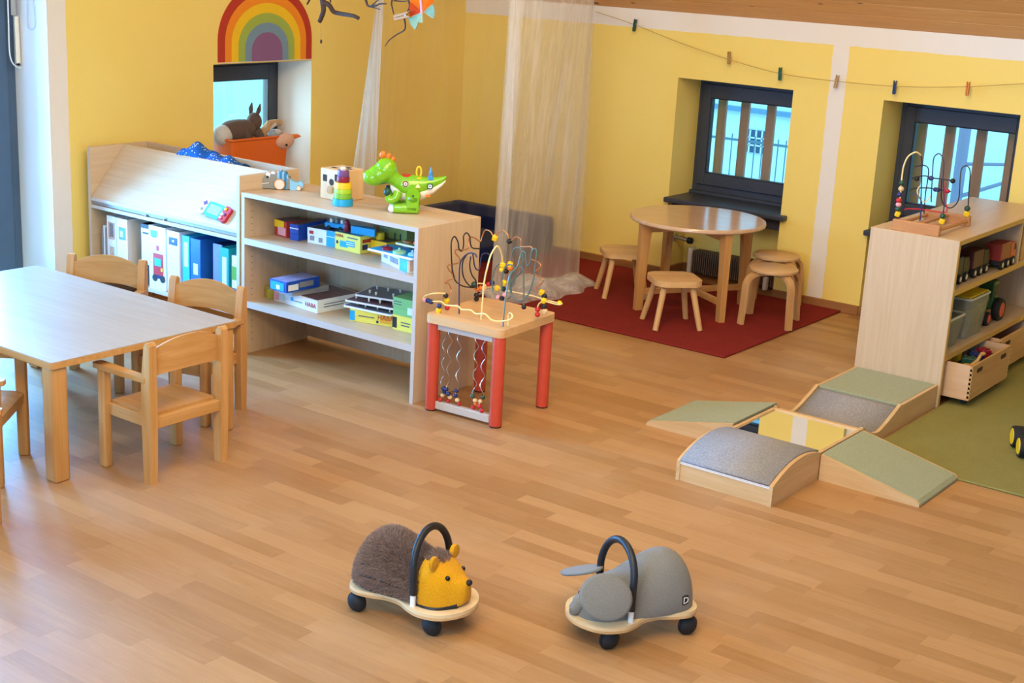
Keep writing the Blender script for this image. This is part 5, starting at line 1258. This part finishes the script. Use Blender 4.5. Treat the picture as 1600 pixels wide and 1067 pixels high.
# ------------------------------------------------------------------ things on the walls and sills
# rainbow board
RB = thing('rainbow_board', 'painted rainbow cut-out board on the wall above the small window', 'wall decoration', (WX, 5.982, 1.276))
for i, (a, hs, b_, c) in enumerate(((.372, .12, .262, '#B5321E'), (.3235, .115, .212, '#EE8A1A'), (.275, .105, .167, '#EFC11C'), (.2235, .09, .125, '#9DB04A'), (.172, .075, .085, '#7391A6'), (.122, .06, .045, '#855A86'))):
    pr = lambda a, hs, b_: [(a, 0), (a, hs)] + [(a * math.cos(PI * k / 28), hs + (b_ + .06) * math.sin(PI * k / 28)) for k in range(1, 28)] + [(-a, hs), (-a, 0)]
    MB().prism(pr(a, hs, b_), 'X', 0, .009 + .0012 * i).build('rainbow_band', plain('rainbow %d' % i, c, .55, var=.05, scale=12), RB, 0)
MB().box(0, .011, -.372, .372, -.004, 0).build('lower_edge', M_CREAM, RB, 0)

# orange bin with soft toys on the sill of the small window
OB = thing('orange_bin', 'orange plastic bin of soft toys standing in the small window', 'bin', (WX - .135, 5.98, .5055))
rg = lambda w_, l_, z: [(a, b_, z) for a, b_ in rrect(w_, l_, .02, 4)]
M_OBIN = plain('orange bin', '#E06A1C', .4)
o = MB().loft([rg(.18, .40, .002), rg(.21, .46, .30), rg(.21, .46, .31)]); o.f.pop(); o = o.build('tub', M_OBIN, OB); solidify(o, .004, 1)
MB().tube(rg(.225, .475, .31), .008, 8, True).build('rim', M_OBIN, OB)
MB().prism(rrect(.18, .42, .02, 4), 'Z', .006, .26).build('stuffing', plain('soft toys below', '#B9A48E', .9, var=.5, scale=20), OB)
bz = .815
M_PLB = cloth('brown plush', '#54423A', '#6E584C', 260); M_PLW = cloth('white plush', '#B9AFA8', '#D8D0C8', 260); M_PLT = cloth('tan plush', '#B08A62', '#C79F76', 260); M_PLP = cloth('pink plush', '#D9A890', '#E8BFA8', 260)
t = thing('plush_donkey', 'brown plush donkey with pointed ears and white rump on top of the orange bin', 'soft toy', (WX - .13, 5.93, bz - .03))
m = MB(); m.tube(smooth_path([(0, -.16, .04), (0, -.10, .065), (0, 0, .07), (0, .07, .085)], 5), [.03, .05, .06, .065, .068, .07, .07, .07, .07, .068, .066, .064, .06, .055, .045, .03], 16); m.ell((0, .085, .115), (.042, .05, .055), 16, 12); m.build('body', M_PLB, t)
MB().ell((0, -.165, .05), (.062, .06, .062), 16, 12).build('rump', M_PLW, t)
for s in (-1, 1): MB().tube([(s * .025, .08, .15), (s * .035, .09, .19), (s * .036, .10, .225)], [.012, .017, .004], 10, flat=.5).build('ear', M_PLB, t)
for yy in (-.04, .06): MB().tube([(.045, yy, .07), (.06, yy + .02, .03), (.06, yy + .03, .0)], [.028, .026, .026], 12).build('leg', M_PLB, t)
t = thing('plush_monkey', 'tan plush animal with curled striped limbs on the orange bin', 'soft toy', (WX - .13, 6.08, bz - .02))
m = MB(); m.tube(smooth_path([(.0, -.05, .03), (.01, .0, .05), (.01, .05, .085), (.01, .10, .09), (.01, .14, .085)], 5), .02, 12); m.tube(smooth_path([(.03, -.06, .02), (.04, 0, .06), (.03, .03, .10)], 5), .017, 12); m.build('limbs', M_PLT, t)
MB().tube(smooth_path([(.03, -.02, .02), (.035, .03, .06), (.035, .08, .085)], 5), .01, 10).build('stripe', M_PLW, t)
t = thing('plush_shark', 'small grey and white striped plush beside the tan one', 'soft toy', (WX - .11, 6.165, bz - .02))
MB().ell((0, 0, .025), (.03, .055, .028), 16, 10).build('body', plain('plush grey', '#9AA0AC', .9), t); MB().ell((.012, .01, .035), (.022, .03, .02), 14, 9).build('stripe', M_PLW, t)
t = thing('plush_bird', 'pale pink plush bird head hanging over the rim of the orange bin', 'soft toy', (WX - .02, 6.165, bz - .03))
MB().ell((-.0, 0, .0), (.028, .07, .05), 18, 12, (0, .2, -.1)).build('head', M_PLP, t); MB().tube([(0, .05, .02), (0, .10, .025), (0, .13, .02)], [.018, .014, .005], 10).build('beak', M_ORANGE, t)
MB().ell((.026, -.012, -.02), .008, 10, 7).build('eye', M_BLACK, t)

# radiator and valve in the niche below the first window
RD = thing('radiator', 'low brownish finned radiator in the niche under the window', 'radiator', (-4.13, YB + .17, 0))
M_RAD = plain('radiator brown', '#7A6658', .5, var=.1)
for z in (.06, .14): MB().cyl((-.31, 0, z), (.31, 0, z), .02, n=14).build('pipe', M_RAD, RD)
fm = MB().box(-.002, .002, -.05, .05, .03, .17).mesh('fin', M_RAD, 0)
for i in range(40):
    o = bpy.data.objects.new('fin', fm); COL.objects.link(o); o.parent = RD; o.location = (-.29 + i * .0149, 0, 0)
for x in (-.34, .31): MB().box(x, x + .03, -.03, .03, 0, .18, .004).build('end_plate', M_CREAM, RD, 0)
VL = thing('radiator_valve', 'chrome radiator valve with a dark knob on the niche side', 'valve', (-4.565, YB + .13, .235))
MB().lathe([(.028, 0), (.028, .006), (.012, .008), (.012, .05)], 18, (0, 0, 0), 'X').build('escutcheon', M_STEEL, VL)
MB().cyl((.04, 0, 0), (.10, 0, -.006), .014, n=14).build('pipe', M_STEEL, VL)
MB().lathe([(.02, .095), (.022, .10), (.02, .125), (.012, .13)], 16, (0, 0, -.006), 'X').build('knob', M_BLACK, VL)
o = MB().box(-3.86, -3.835, YB + .02, YB + .05, 0.03, .11, .003).build('wall_socket', M_WHITE, smooth=0); tag(o, 'small white pipe cover low in the niche right of the radiator', 'pipe cover')

# clothes line with pegs in front of the window wall
YL = YB - .06
pp = [(930, 18), (990, 38), (1060, 66), (1139, 93), (1219, 115), (1307, 127), (1400, 135), (1490, 136), (1560, 133), (1640, 127), (1760, 110)]
o = MB().tube(smooth_path([px(x, y, 1, YL) for x, y in pp], 6), .0022, 6).build('clothes_line', plain('hemp string', '#B89A5A', .9)); tag(o, 'thin string sagging across the window wall above the windows', 'string')
pegs = [((992, 39), M_DKGRN, 'dark green clothes peg at the left end of the string', 6), ((1139, 90), plain('peg wood', '#B08A4A', .6), 'plain wooden clothes peg above the left window corner', -3), ((1219, 115), plain('peg green', '#0F5A44', .5), 'green clothes peg on the string above the right side of the round table window', -2), ((1307, 127), plain('peg pale wood', '#B79A78', .6), 'pale wooden clothes peg in front of the white stripe', 8), ((1398, 136), M_NAVY, 'dark blue clothes peg above the second window', 0), ((1512, 138), plain('peg orange', '#D9801E', .5), 'orange clothes peg, furthest right on the string', 0)]
for (x, y), mt, lb, tl in pegs:
    c = px(x, y, 1, YL); t = thing('clothes_peg', lb, 'clothes peg', (c.x, c.y, c.z), 0, 'clothes pegs on the string'); t.rotation_euler = (0, math.radians(tl), 0)
    for s in (-1, 1): MB().prism([(s * .0012, .014), (s * .006, .034), (s * .008, .036), (s * .008, -.03), (s * .006, -.04), (s * .0008, -.040)], 'Y', -.009, .009).build('prong', mt, t, 0)
    MB().cyl((-.012, 0, .008), (.012, 0, .008), .005, n=10).build('spring', M_STEEL, t)
    
# hanging branch with paper flower
YW = 5.35
BR = thing('hanging_branch', 'dark gnarled branch hanging from the ceiling at the top edge', 'branch', tuple(px(560, -60, 1, YW)))
bo_ = Vector(BR.location)
def zb(cx, cy): return (470 + cx / 6.667, cy / 6.667)
def br(pp, rr_, name='twig'):
    P = smooth_path([px(*zb(*q), 1, YW + (.02 * math.sin(q[0] * .02))) - bo_ for q in pp], 5); n = len(P)
    MB().tube(P, [rr_[0] + (rr_[1] - rr_[0]) * i / (n - 1) for i in range(n)], 9).build(name, M_BARK, BR)
M_BARK = plain('dark bark', '#4A342A', .85, var=.4, scale=60, bump=.5)
br([(200, -380), (215, -120), (230, 30), (235, 110), (215, 180), (195, 225)], (.016, .011), 'main_branch')
br([(225, 20), (290, 50), (340, 120), (400, 140), (490, 155), (560, 170), (610, 195)], (.013, .009), 'side_branch')
br([(225, -10), (120, -40), (80, 20), (65, 45)], (.007, .004)); br([(225, -30), (280, -40), (310, 10), (305, 25)], (.006, .003))
br([(215, -120), (500, -130), (660, -20), (700, 60), (770, 60), (830, 40), (890, 40)], (.008, .003)); br([(700, 65), (760, 80), (825, 98)], (.004, .002)); br([(740, 60), (780, 20), (820, -10)], (.004, .002))
br([(215, -150), (600, -200), (920, -60), (945, 50), (970, 150)], (.007, .003)); br([(215, -160), (700, -240), (1050, -80), (1130, 30), (1120, 110), (1080, 170), (1085, 300), (1000, 360), (920, 420), (875, 485)], (.007, .002))
br([(970, 5), (1060, 15), (1110, 10)], (.004, .002))
MB().tube([px(*zb(210, 235), 1, YW) - bo_, px(*zb(212, 330), 1, YW) - bo_, px(*zb(212, 420), 1, YW) - bo_, px(*zb(228, 520), 1, YW) - bo_], .0012, 5).build('thread', plain('thread', '#B0924E', .9), BR)
MB().ell(px(*zb(212, 432), 1, YW) - bo_, (.006, .006, .011), 10, 7).build('seed_pendant', M_BARK, BR)
MB().tube([Vector((0, 0, .0)), Vector((0, .0, 1.2))], .002, 6).build('cord', M_WHITE, BR)
c = px(*zb(1270, 125), 1, YW - .03)
FL = thing('paper_flower', 'orange and mint folded paper flower clipped to the hanging twig', 'paper flower', tuple(c))
def fan(a0, a1, r0, r1, mat, y0, name, n=14):
    m = MB(); vs = []; fs = []
    for i in range(n + 1):
        a = math.radians(a0 + (a1 - a0) * i / n); yo = y0 + (.008 if i % 2 else -.008)
        vs += [(r0 * math.cos(a), y0, r0 * math.sin(a)), (r1 * math.cos(a), yo, r1 * math.sin(a))]
    for i in range(n): fs.append((2 * i, 2 * i + 1, 2 * i + 3, 2 * i + 2))
    o = m.add(vs, fs).build(name, mat, FL, 0); solidify(o, .0012, 0)
M_POR = plain('orange paper', '#F08A1E', .7); M_PMI = plain('mint paper', '#B9D6C2', .7); M_POR2 = plain('deep orange paper', '#E8601A', .7)
fan(35, 88, .006, .085, M_POR, 0, 'petal'); fan(98, 150, .006, .095, M_POR, .005, 'petal'); fan(150, 200, .006, .085, M_POR2, .0, 'petal')
fan(203, 245, .005, .095, M_PMI, .0, 'petal'); fan(245, 275, .005, .05, M_PMI, -.004, 'petal'); fan(340, 392, .005, .07, M_PMI, .004, 'petal')
MB().tube([(0, -.006, -.01), (-.006, -.008, .04), (-.012, -.006, .07)], .006, 8).build('centre', M_PINK, FL)
c = px(*zb(1070, 165), 1, YW - .045)
t = thing('clothes_peg', 'plain wooden clothes peg holding the paper flower on the twig', 'clothes peg', tuple(c)); t.rotation_euler = (0, math.radians(76), 0)
for s in (-1, 1): MB().prism([(s * .0018, .02), (s * .012, .045), (s * .014, .05), (s * .013, -.05), (s * .005, -.06), (s * .001, -.054)], 'Y', -.008, .008).build('prong', plain('peg birch', '#B8803E', .6), t, 0)
MB().cyl((-.013, 0, .012), (.013, 0, .012), .006, n=10).build('spring', M_STEEL, t)

# roller-blind cord and crank by the garden door
XV = WX - DEP + .045
t = thing('blind_cord', 'white looped blind cord and crank beside the garden door', 'cord', (XV, 4.46, 1.2))
o_ = Vector(t.location)
def zd(cx, cy): return (cx / 5.08, cy / 5.08)
MB().tube(smooth_path([px(*zd(*q), 0, XV) - o_ for q in ((60, -60), (68, 200), (75, 400), (95, 490), (140, 535), (185, 525), (215, 490))], 6), .0035, 8).build('cord', M_WHITE, t)
MB().tube(smooth_path([px(*zd(*q), 1, 4.475) - o_ for q in ((215, -40), (218, 180), (235, 230), (265, 230), (280, 190), (270, 60), (262, -40))], 6), .002, 8).build('cord_loop', plain('cord grey', '#B9C4D4', .6), t)
MB().tube([px(*zd(130, 130), 0, XV) - o_, px(*zd(148, 500), 0, XV) - o_], .013, 10, flat=.6).build('crank_handle', M_CREAM, t)
MB().tube([px(*zd(105, -20), 0, XV) - o_, px(*zd(110, 120), 0, XV) - o_], .016, 10, flat=.6).build('crank_bracket', plain('bracket grey', '#A9A49C', .5), t)
MB().ell(px(*zd(145, 512), 0, XV) - o_, (.008, .012, .006), 10, 7).build('crank_tip', M_BLACK, t)
